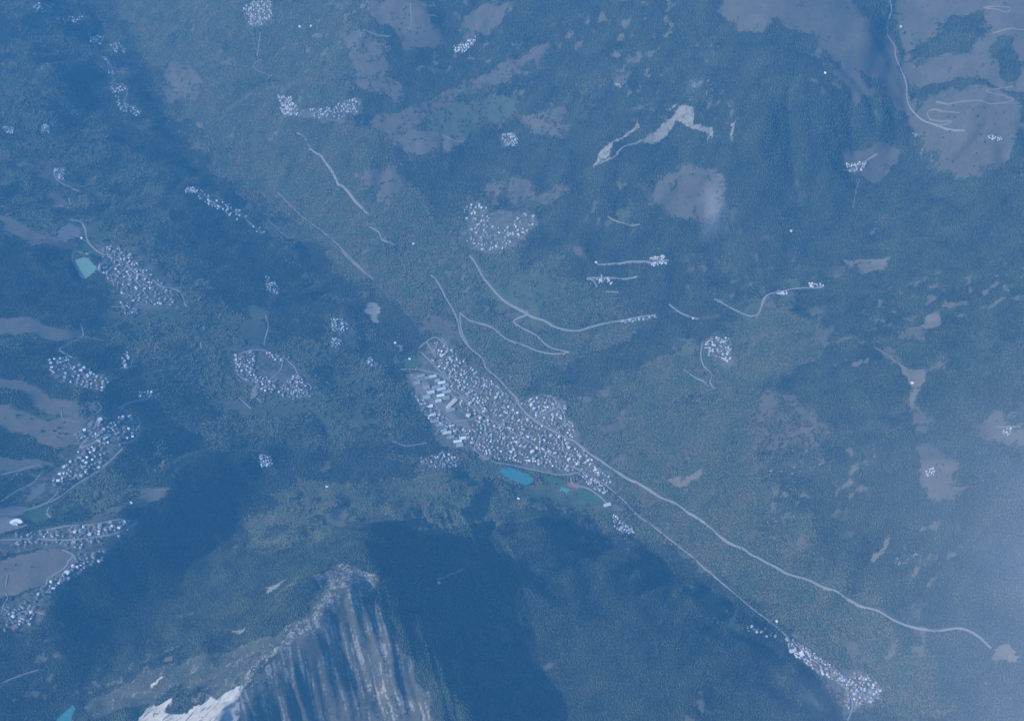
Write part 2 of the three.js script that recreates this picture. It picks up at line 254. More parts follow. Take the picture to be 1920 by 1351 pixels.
// ------------------------------------------------------------------ the survey: outlines on the ground, x and z in metres
const LAND = [   // ground, share of it under trees, share of broadleaf, outline
  ['scrub', 0.9, 0.75, [-3345, -4651, -1028, -3613, -1048, -2937, -1232, -2609, -752, -2004, -296, -1578, 502, -1059, 1019, -674, 210, -377, 0, -196, -282, -431, -574, -779, -1348, -1525, -2113, -2367, -2577, -2984, -2972, -3802]],
  ['scrub', 0.93, 0.8, [346, -173, 759, -292, 1170, -414, 1796, -657, 1981, -118, 1443, 241, 1560, 787, 1855, 1353, 2223, 1791, 2498, 2352, 2059, 2295, 1597, 1677, 1089, 1125, 635, 536, 410, 63]],
  ['scrub', 0.95, 0.75, [-864, 519, -204, 296, 135, 423, 727, 709, 1143, 1253, 777, 986, 296, 735, -190, 1020, -615, 1239, -1141, 962, -1556, 829, -1395, 521]],
  ['meadow', 0.66, 0.5, [-4187, -4234, -3388, -4651, -3014, -3802, -2671, -3099, -2465, -2460, -1980, -2202, -1496, -1543, -1006, -788, -703, -350, -585, 21, -884, 211, -1473, 341, -2024, 679, -2284, 1255, -3076, 992]],
  ['meadow', 0.55, 0.6, [-2442, -1182, -1985, -1402, -1445, -1001, -913, -396, -823, 18, -1354, 162, -1950, 74, -2264, -388]],
  ['floor', 1, 0, [-3696, -3340, -3395, -3203, -3146, -2970, -2940, -2615, -2435, -2255, -2498, -2815, -2718, -3153, -2953, -3670, -3029, -3767, -2928, -3308, -2788, -2993, -2652, -2708, -2806, -2708, -3044, -3027, -3265, -3279]],
  ['floor', 1, 0.05, [-3526, -1148, -3162, -1165, -2913, -1094, -2787, -880, -2694, -822, -2602, -559, -2748, -390, -3028, -355, -3343, -335]],
  ['floor', 1, 0.05, [-2837, -165, -2575, -299, -2443, -166, -2373, 142, -2473, 293, -2625, 282, -2785, 91]],
  ['floor', 1, 0, [-3145, 612, -2941, 602, -2714, 701, -2692, 766, -2821, 801, -3100, 869]],
  ['floor', 1, 0, [-3284, -79, -2970, -60, -2755, 85, -2830, 192, -2881, 425, -3177, 449]],
  ['floor', 1, 0.05, [-2827, 2472, -2901, 1966, -2752, 1853, -2578, 1674, -2427, 1523, -2171, 1317, -2143, 1183, -2013, 763, -1594, 419, -1464, 486, -1564, 772, -1919, 1601, -2310, 2285, -2398, 2429]],
  ['floor', 1, 0.05, [-2426, -2191, -2056, -1967, -1631, -1441, -1289, -818, -1408, -581, -1836, -740, -2076, -1044, -2331, -1600]],
  ['tan', 0, 0.5, [-3343, -335, -3028, -355, -2772, -341, -2727, -253, -2909, -216, -3306, -173]],
  ['tan', 0.02, 0.5, [-3228, 188, -2982, 195, -2782, 294, -2664, 330, -2620, 472, -2723, 444, -2960, 316, -3212, 265]],
  ['tan', 0.02, 0.5, [-3178, 440, -2908, 441, -2720, 464, -2549, 464, -2533, 511, -2577, 595, -2684, 656, -2716, 691, -2810, 668, -2928, 592, -3152, 573]],
  ['tan', 0, 0.5, [-3107, 825, -2912, 783, -2822, 794, -2727, 797, -2869, 871, -3087, 936]],
  ['tan', 0.01, 0.5, [-2970, 1526, -2695, 1470, -2531, 1428, -2460, 1482, -2476, 1537, -2570, 1625, -2684, 1718, -2923, 1814]],
  ['tan', 0.05, 0.5, [-2267, 1063, -2200, 910, -2039, 826, -2050, 890, -2125, 993, -2222, 1113]],
  ['meadow', 0.1, 0.5, [-2799, 1182, -2699, 1097, -2652, 1205, -2736, 1261]],
  ['brown', 0.12, 0.5, [-2562, 1221, -2310, 1117, -2233, 1052, -2243, 1156, -2465, 1258]],
  ['brown', 0.09, 0.5, [-3309, -1220, -3121, -1292, -2941, -1256, -2937, -1140, -3183, -1110]],
  ['meadow', 0.06, 0.5, [-2958, -1440, -2843, -1490, -2723, -1303, -2795, -1207, -2886, -1333]],
  ['tan', 0, 0.5, [-3252, -1759, -3196, -1814, -3050, -1644, -3102, -1599]],
  ['tan', 0, 0.5, [-3449, -1398, -3266, -1332, -3003, -1225, -3203, -1194, -3417, -1251]],
  ['meadow', 0.15, 0.5, [-2624, -705, -2401, -671, -2200, -685, -2144, -789, -2157, -601, -2411, -498, -2609, -502]],
  ['meadow', 0.1, 0.5, [-1762, -845, -1642, -877, -1615, -512, -1721, -458, -1785, -593]],
  ['meadow', 0.1, 0.5, [-1674, -48, -1367, -66, -1237, -130, -1262, 2, -1494, 39, -1628, 27]],
  ['meadow', 0.15, 0.5, [-1228, 16, -926, -13, -956, 76, -1225, 71]],
  ['meadow', 0.15, 0.5, [-2324, -137, -2159, -211, -2136, -123, -2274, -36]],
  ['brown', 0.15, 0.5, [-2004, -131, -1764, -14, -1627, 47, -1690, 76, -1895, -24]],
  ['meadow', 0.2, 0.5, [-2842, -2900, -2753, -2917, -2706, -2811, -2754, -2745, -2816, -2827]],
  ['scrub', 0.5, 0.6, [-3747, -2836, -3415, -2859, -3151, -2738, -2996, -2289, -3233, -2197, -3565, -2233]],
  ['brown', 0.3, 0.5, [-3524, -2038, -3400, -2136, -3065, -2062, -3143, -1904]],
  ['brown', 0.06, 0.4, [-1064, -3457, -787, -3500, -627, -3367, -547, -3215, -507, -3087, -661, -3048, -784, -3000, -819, -3131, -1020, -3283]],
  ['brown', 0.05, 0.4, [-352, -3316, -215, -3359, 0, -3254, -58, -3145, -175, -3140, -292, -3138, -344, -3217]],
  ['brown', 0.3, 0.5, [-1262, -3280, -1018, -3202, -890, -2878, -1000, -2666, -1163, -2830]],
  ['meadow', 0.22, 0.5, [-688, -2548, -497, -2567, -230, -2598, 19, -2603, 68, -2427, -209, -2386, -284, -2273, -473, -2226, -587, -2313]],
  ['meadow', 0.02, 0.5, [-161, -2580, 8, -2609, 57, -2457, -114, -2474]],
  ['brown', 0.09, 0.5, [-910, -2278, -721, -2356, -576, -2303, -303, -2290, -415, -2165, -717, -2153]],
  ['brown', 0.27, 0.5, [-1032, -2453, -613, -2591, -386, -2777, -38, -2795, -230, -2707, -497, -2543, -835, -2296]],
  ['brown', 0.24, 0.5, [-308, -2769, 0, -2865, 153, -2904, 191, -2817, -38, -2714, -230, -2663]],
  ['brown', 0.21, 0.4, [154, -2945, 305, -2866, 228, -2750, 96, -2843]],
  ['brown', 0.21, 0.4, [671, -2582, 778, -2461, 758, -2289, 668, -2421]],
  ['brown', 0.27, 0.5, [0, -2458, 373, -2320, 407, -2101, 150, -2166]],
  ['scrub', 0.5, 0.5, [375, -2442, 562, -2591, 632, -2402, 553, -2126, 445, -2176]],
  ['brown', 0.27, 0.6, [-1215, -2089, -829, -2080, -750, -1890, -897, -1749, -978, -1921]],
  ['brown', 0.3, 0.6, [-525, -1924, -224, -1900, 0, -1741, 365, -1622, 438, -1723, 0, -1927]],
  ['meadow', 0.1, 0.5, [650, -1478, 793, -1471, 897, -1375, 791, -1358, 685, -1414]],
  ['brown', 0.21, 0.5, [829, -1606, 1152, -1687, 1358, -1591, 1455, -1395, 1318, -1288, 1076, -1396, 900, -1485]],
  ['brown', 0.12, 0.5, [362, -1323, 486, -1244, 503, -1136, 396, -1199]],
  ['scrub', 0.55, 0.5, [1139, -1142, 1554, -1163, 1656, -1032, 1344, -947, 1170, -995]],
  ['meadow', 0.12, 0.5, [-36, -822, 143, -824, 267, -746, 213, -698, 54, -773]],
  ['meadow', 0.3, 0.5, [-289, -1015, 0, -855, 179, -825, 358, -995, 145, -1181, -72, -1141]],
  ['meadow', 0.25, 0.5, [-145, -1075, 72, -1028, 143, -902, -36, -901]],
  ['brown', 0.18, 0.5, [-1005, -2802, -850, -2834, -768, -2646, -881, -2563]],
  ['brown', 0.24, 0.5, [-2719, -3506, -2469, -3590, -2343, -3205, -2497, -2987, -2632, -3103]],
  ['brown', 0.21, 0.5, [-2278, -3437, -2072, -3308, -2085, -3226, -2238, -3293]],
  ['brown', 0.18, 0.5, [-1801, -2648, -1629, -2546, -1671, -2525, -1777, -2580]],
  ['scar', 0.7, 0.5, [-2618, -3161, -2475, -3187, -2451, -3013, -2582, -2968]],
  ['brown', 0.03, 0.1, [1369, -2613, 1499, -2771, 2608, -2940, 2579, -2503, 2638, -2229, 2694, -1940, 2651, -1911, 2486, -2011, 2314, -1911, 2220, -1949, 2137, -2111, 2047, -2343, 1874, -2432, 1625, -2434, 1526, -2521]],
  ['brown', 0.03, 0.1, [2139, -2133, 2448, -2337, 2600, -2224, 2657, -2002, 2465, -1986, 2279, -1899]],
  ['floor', 1, 0, [2309, -2794, 2573, -2764, 2567, -2498, 2497, -2415, 2359, -2556]],
  ['floor', 0.9, 0, [1732, -2473, 1872, -2391, 2047, -2343, 2004, -2238, 1760, -2317]],
  ['floor', 0.85, 0, [2330, -2130, 2472, -2095, 2506, -2016, 2429, -2012, 2337, -2058]],
  ['meadow', 0.05, 0.1, [2662, -2849, 2781, -2661, 2754, -2367, 2681, -2323, 2625, -2511]],
  ['brown', 0.07, 0.1, [2662, -2937, 3594, -2662, 3474, -1795, 3217, -1839, 2978, -2002, 2851, -1978, 2728, -2027, 2653, -2189, 2651, -2388]],
  ['floor', 1, 0, [2700, -2348, 3008, -2540, 3196, -2470, 3160, -2289, 2987, -2221, 2747, -2284]],
  ['floor', 0.8, 0, [3180, -2188, 3293, -2214, 3360, -2073, 3322, -1881, 3229, -1940]],
  ['floor', 0.9, 0, [2657, -2002, 2800, -2084, 2947, -2015, 2882, -1963, 2737, -1927]],
  ['brown', 0.01, 0.1, [2651, -1911, 2802, -1949, 2914, -1966, 3088, -1870, 3265, -1813, 3313, -1688, 3271, -1417, 3158, -1288, 3087, -1248, 2900, -1251, 2849, -1308, 2758, -1473, 2745, -1616, 2643, -1785, 2606, -1876]],
  ['scar', 0.7, 0.1, [2613, -1860, 2714, -1814, 2786, -1456, 2742, -1455, 2673, -1709]],
  ['brown', 0.02, 0.2, [2182, -1573, 2281, -1682, 2420, -1705, 2602, -1708, 2577, -1605, 2484, -1521, 2412, -1488, 2253, -1519]],
  ['floor', 0.8, 0.1, [2394, -1765, 2458, -1791, 2474, -1716, 2420, -1699]],
  ['brown', 0.18, 0.2, [2119, -1718, 2224, -1738, 2212, -1663, 2146, -1655]],
  ['tan', 0, 0.1, [2530, -161, 2618, -164, 2593, -59, 2508, -35, 2470, -69]],
  ['brown', 0.06, 0.1, [2357, -108, 2474, -89, 2518, -8, 2491, 68, 2383, 10]],
  ['brown', 0.09, 0.1, [2210, 32, 2289, 24, 2349, 131, 2367, 229, 2283, 167]],
  ['tan', 0.02, 0.1, [2335, 188, 2402, 238, 2454, 253, 2449, 319, 2413, 431, 2389, 556, 2345, 570, 2381, 395, 2330, 281]],
  ['brown', 0.06, 0.1, [2454, 253, 2564, 201, 2612, 282, 2553, 333, 2458, 318]],
  ['brown', 0.09, 0.1, [2323, 550, 2428, 562, 2446, 646, 2368, 822, 2343, 670]],
  ['brown', 0.06, 0.1, [2336, 839, 2424, 842, 2510, 983, 2527, 1050, 2505, 1149, 2433, 1212, 2368, 1201, 2317, 1094, 2310, 962]],
  ['brown', 0.02, 0.1, [2639, 689, 2697, 747, 2777, 694, 2857, 768, 2834, 872, 2890, 946, 2883, 1020, 2819, 993, 2671, 950, 2634, 840]],
  ['tan', 0.1, 0.1, [2166, -874, 2296, -859, 2424, -807, 2391, -736, 2227, -717]],
  ['brown', 0.18, 0.1, [2000, -860, 2174, -814, 2260, -722, 2024, -784]],
  ['brown', 0.12, 0.1, [1913, -535, 2008, -545, 1976, -412, 1900, -438]],
  ['brown', 0.24, 0.2, [1877, -277, 2036, -271, 1979, -96, 1874, -135]],
  ['meadow', 0, 0.5, [1751, -806, 1847, -822, 1940, -750, 1871, -733, 1755, -752]],
  ['meadow', 0.02, 0.5, [1775, -713, 1901, -704, 1876, -633, 1759, -623]],
  ['meadow', 0.02, 0.5, [1459, -619, 1634, -706, 1675, -714, 1603, -559, 1522, -563]],
  ['brown', 0.05, 0.5, [1670, -735, 1736, -725, 1707, -603, 1625, -557]],
  ['brown', 0.21, 0.5, [1448, -695, 1572, -765, 1533, -695]],
  ['meadow', 0.15, 0.5, [1055, -453, 1172, -440, 1195, -275, 1094, -255]],
  ['meadow', 0.1, 0.5, [1106, -199, 1249, -115, 1269, 43, 1147, -82]],
  ['meadow', 0.2, 0.5, [1285, -151, 1421, -207, 1412, -111, 1311, -73]],
  ['brown', 0.12, 0.5, [414, -142, 551, -174, 704, -199, 652, -130, 515, -103, 429, -62]],
  ['brown', 0.15, 0.5, [511, 86, 681, 30, 813, 19, 745, 131, 577, 172]],
  ['brown', 0.15, 0.5, [574, 294, 741, 271, 705, 376, 607, 343]],
  ['tan', 0.15, 0.5, [955, 591, 1172, 572, 1140, 605, 1016, 648]],
  ['brown', 0.48, 0.5, [1427, 239, 1646, 112, 1913, 527, 1826, 803, 1539, 694]],
  ['scar', 0.7, 0.3, [1466, 598, 1636, 561, 1835, 686, 1797, 820, 1588, 799]],
  ['scar', 0.7, 0.2, [2062, 751, 2145, 770, 2132, 918, 2074, 905]],
  ['tan', 0.1, 0.2, [2083, 1343, 2160, 1267, 2166, 1317, 2097, 1363]],
  ['scar', 0.7, 0.2, [2160, 1404, 2353, 1414, 2365, 1492, 2184, 1460]],
  ['brown', 0.24, 0.3, [1919, 1198, 2001, 1219, 1972, 1248]],
  ['brown', 0.18, 0.3, [2436, 1134, 2587, 1167, 2515, 1243, 2433, 1224]],
  ['scar', 0.7, 0.2, [1486, 977, 1661, 1040, 1633, 1079, 1516, 1033]],
  ['meadow', 0.12, 0.6, [-17, 471, 303, 428, 602, 533, 711, 709, 463, 723, 200, 620, 17, 622]],
  ['meadow', 0, 0.6, [27, 516, 134, 490, 133, 571, 50, 641]],
  ['tan', 0.08, 0.6, [605, 638, 680, 664, 765, 748, 693, 743]],
  ['brown', 0.21, 0.6, [727, 709, 1058, 1123, 1230, 1342, 1173, 1261, 972, 960, 792, 720]],
  ['brown', 0.12, 0.6, [1064, 1014, 1219, 1255, 1143, 1253, 1029, 1079]],
  ['meadow', 0.3, 0.6, [1015, 1256, 1164, 1378, 1344, 1708, 1275, 1761, 1107, 1549]],
  ['meadow', 0.2, 0.6, [1614, 2005, 1790, 2110, 1802, 2250, 1666, 2310, 1562, 2166]],
  ['brown', 0.09, 0.6, [1832, 1708, 1984, 1931, 1899, 1918, 1771, 1732]],
  ['meadow', 0.35, 0.7, [-678, -626, -535, -633, -425, -480, -567, -489]],
  ['brown', 0.21, 0.6, [-723, -919, -396, -855, -213, -595, -356, -644, -610, -783]],
  ['scrub', 0.9, 0.6, [-1581, 881, -1320, 615, -1038, 749, -950, 967, -944, 1490, -1216, 1347, -1491, 1254, -1615, 1277]],
  ['tan', 0.02, 0.5, [-1107, 1021, -995, 848, -958, 1042, -973, 1281, -1069, 1156]],
  ['brown', 0.21, 0.5, [-1323, 930, -1176, 702, -1116, 899, -1230, 1029]],
  ['brown', 0.18, 0.5, [-1567, 1270, -1449, 1210, -1403, 1379, -1535, 1354]],
  ['meadow', 0.05, 0.5, [-1919, 1691, -1829, 1652, -1800, 1700, -1876, 1748]],
  ['scree', 0.05, 0.1, [-1325, 1764, -1273, 1785, -1199, 1762, -1202, 1802, -1293, 1825]],
  ['scree', 0.1, 0.1, [-1530, 2058, -1449, 2064, -1367, 2071, -1447, 2092]],
  ['rockgrass', 0.85, 0, [-2304, 2320, -2010, 2210, -1592, 2143, -1208, 2239, -1098, 2188, -999, 2004, -895, 1924, -885, 2043, -1095, 2318, -1382, 2526, -1465, 2541, -1776, 2351, -2013, 2391, -2217, 2449]],
  ['talus', 0.42, 0, [-1039, 1891, -905, 1825, -730, 1890, -675, 1942, -755, 2004, -858, 2042, -971, 2030]],
  ['talus', 0.3, 0, [-893, 1943, -858, 2063, -989, 2217, -1147, 2363, -1278, 2457, -1379, 2576, -1407, 2552, -1331, 2460, -1149, 2277, -1020, 2115]],
  ['crag', 0.42, 0, [-888, 2007, -726, 2039, -558, 2243, -444, 2442, -355, 2732, -1394, 2804, -1379, 2576, -1200, 2413, -989, 2206]],
  ['cliff', 0.02, 0, [-2129, 2577, -1991, 2495, -1891, 2407, -1768, 2442, -1743, 2495, -1794, 2542, -1685, 2573, -1586, 2534, -1537, 2502, -1498, 2538, -1435, 2541, -1389, 2542, -1373, 2621, -1394, 2804, -2102, 2719]],
  ['cliff', 0.05, 0, [-1955, 2275, -1882, 2248, -1871, 2263, -1932, 2295]],
  ['floor', 0.85, 0, [-1780, 2486, -1647, 2530, -1615, 2506, -1546, 2501, -1585, 2544, -1670, 2577, -1776, 2555]],
  ['scree', 0.05, 0, [556, -1852, 655, -1879, 746, -1938, 838, -2015, 864, -2064, 881, -2019, 800, -1946, 746, -1923, 665, -1845, 569, -1820]],
  ['scree', 0.05, 0, [569, -1824, 689, -1823, 742, -1828, 870, -1874, 961, -1930, 1014, -1937, 1050, -1959, 1128, -2000, 1161, -1949, 1067, -1897, 1014, -1870, 887, -1859, 742, -1807, 612, -1809]],
  ['scree', 0.05, 0, [1114, -2007, 1190, -1993, 1253, -1978, 1236, -1892, 1334, -1871, 1333, -1781, 1298, -1831, 1249, -1864, 1171, -1888, 1120, -1947]],
  ['scree', 0.05, 0, [1434, -1808, 1467, -1802, 1465, -1714, 1439, -1723]],
  ['scar', 0.7, 0, [1143, -2127, 1237, -2278, 1317, -2158, 1347, -2021, 1226, -2026]],
  ['scar', 0.7, 0, [1019, -2126, 1128, -2207, 1098, -2128, 1036, -2085]],
  ['scar', 0.7, 0, [1212, -2580, 1420, -2470, 1374, -2232, 1202, -2333]],
  ['scree', 0.1, 0, [698, -2406, 769, -2326, 754, -2318, 690, -2391]],
  ['scree', 0.05, 0, [1053, -2058, 1140, -2050, 1087, -2026]],
  ['scree', 0.05, 0, [-985, -1055, -926, -1055, -906, -1010, -921, -960, -897, -909, -940, -899, -953, -947, -987, -983]],
  ['scree', 0.05, 0, [-787, -665, -758, -665, -749, -618, -777, -608]],
  ['tan', 0, 0, [2636, 2009, 2679, 1976, 2700, 1941, 2739, 1930, 2775, 1955, 2807, 2002, 2787, 2040, 2711, 2037]],
  ['scar', 0.7, 0, [2569, 2162, 2607, 2088, 2618, 2152, 2576, 2169]],
  ['garden', 0.22, 0.8, [-572, -699, -465, -733, -355, -581, -212, -426, -70, -309, 52, -190, 243, -190, 344, -89, 427, 99, 443, 172, 669, 503, 504, 444, 304, 378, 0, 284, -188, 206, -376, 186, -552, 10, -664, -235, -725, -446, -602, -490, -570, -594]],
  ['garden', 0.12, 0.8, [-612, 256, -444, 191, -334, 247, -330, 372, -469, 418, -591, 344]],
  ['garden', 0.15, 0.8, [-365, -1770, -224, -1786, -130, -1698, -56, -1702, 166, -1641, 183, -1544, 55, -1398, -73, -1326, -202, -1385, -362, -1476, -334, -1603]],
  ['garden', 0.25, 0.5, [-2817, -1232, -2702, -1279, -2519, -1233, -2220, -850, -2219, -703, -2464, -637, -2559, -718, -2717, -958, -2831, -1115]],
  ['garden', 0.15, 0.6, [-1801, -418, -1605, -488, -1387, -333, -1238, -152, -1369, -87, -1505, -111, -1672, -110, -1781, -200]],
  ['garden', 0.45, 0.2, [-2638, 595, -2473, 293, -2311, 282, -2244, 496, -2330, 620, -2468, 748, -2629, 901, -2817, 1163, -2889, 1094, -2700, 820]],
  ['garden', 0.42, 0.2, [-2948, 1358, -2583, 1265, -2210, 1186, -2160, 1237, -2248, 1388, -2372, 1534, -2522, 1691, -2633, 1901, -2842, 2014, -2861, 1867, -2582, 1642, -2431, 1490, -2495, 1433, -2924, 1473]],
  ['garden', 0.42, 0.3, [-2870, -32, -2760, -100, -2507, 60, -2474, 169, -2542, 219, -2707, 187, -2830, 103]],
  ['garden', 0.12, 0.8, [1566, 1691, 1654, 1717, 1813, 1905, 1949, 1995, 2057, 2066, 2077, 2148, 1953, 2218, 1861, 2248, 1834, 2111, 1715, 1987, 1583, 1807]],
  ['garden', 0.15, 0.8, [1231, -404, 1308, -448, 1405, -401, 1409, -158, 1317, -141, 1234, -263]],
  ['garden', 0.15, 0.8, [-1736, -2879, -1602, -2799, -1547, -2641, -1309, -2611, -1137, -2680, -1092, -2523, -1345, -2517, -1546, -2576, -1698, -2700]],
  ['garden', 0.12, 0.8, [-2053, -3785, -1818, -3748, -1794, -3600, -1896, -3542, -2007, -3610]],
  ['garden', 0.2, 0.8, [-429, -3083, -331, -3135, -272, -3069, -350, -3011, -420, -3026]],
  ['garden', 0.2, 0.8, [-76, -2304, 19, -2281, 45, -2172, -38, -2171]],
  ['garden', 0.25, 0.8, [-1581, 378, -1503, 369, -1499, 453, -1560, 488]],
  ['garden', 0.3, 0.8, [-1228, -858, -1118, -903, -1073, -739, -1133, -580, -1200, -658]],
];
const MADE = [   // surfaced ground
  ['paved', [-678, -424, -619, -446, -564, -380, -490, -248, -418, -161, -329, -52, -276, 55, -310, 77, -450, -52, -557, -137, -630, -244]],
  ['paved', [-381, -31, -291, -52, -262, 17, -352, 43]],
  ['paved', [-229, 229, -178, 206, -136, 241, -187, 281]],
  ['paved', [-53, -413, 0, -386, -7, -358]],
  ['paved', [-3081, -1351, -3010, -1440, -2941, -1399, -2921, -1329, -3003, -1225, -3053, -1262]],
  ['paved', [-2980, 1191, -2882, 1128, -2784, 1112, -2812, 1185, -2967, 1264]],
  ['dirt', [-2970, 1240, -2808, 1206, -2760, 1265, -2944, 1377]],
  ['paved', [-2792, 991, -2732, 909, -2729, 978, -2780, 1060, -2830, 1100]],
  ['paved', [1851, 2094, 2026, 2091, 2049, 2144, 1895, 2216, 1870, 2181]],
  ['paved', [-2591, 304, -2536, 302, -2520, 366, -2564, 376]],
  ['paved', [-2203, 1227, -2168, 1200, -2172, 1265, -2186, 1304]],
  ['lush', [462, 513, 583, 593, 565, 647, 417, 582, 408, 539]],
  ['lush', [176, 373, 354, 439, 336, 472, 202, 432]],
  ['lush', [-2913, -1253, -2821, -1260, -2824, -1173, -2892, -1169]],
  ['lush', [-2830, -1171, -2697, -1138, -2738, -1076, -2810, -1092]],
  ['lush', [-2780, 1132, -2680, 1086, -2645, 1195, -2741, 1242]],
  ['lush', [-740, -557, -659, -588, -586, -523, -691, -491]],
  ['court', [354, 443, 424, 460, 409, 505, 343, 472]],
  ['teal', [309, 478, 369, 507, 342, 539, 295, 511]],
  ['dirt', [-2556, 485, -2530, 448, -2519, 459, -2533, 511]],
  ['dirt', [-1672, -110, -1642, -148, -1629, -74, -1650, -39, -1683, -35]],
  ['dirt', [-2112, 1220, -2110, 1222, -2112, 1227]],
];
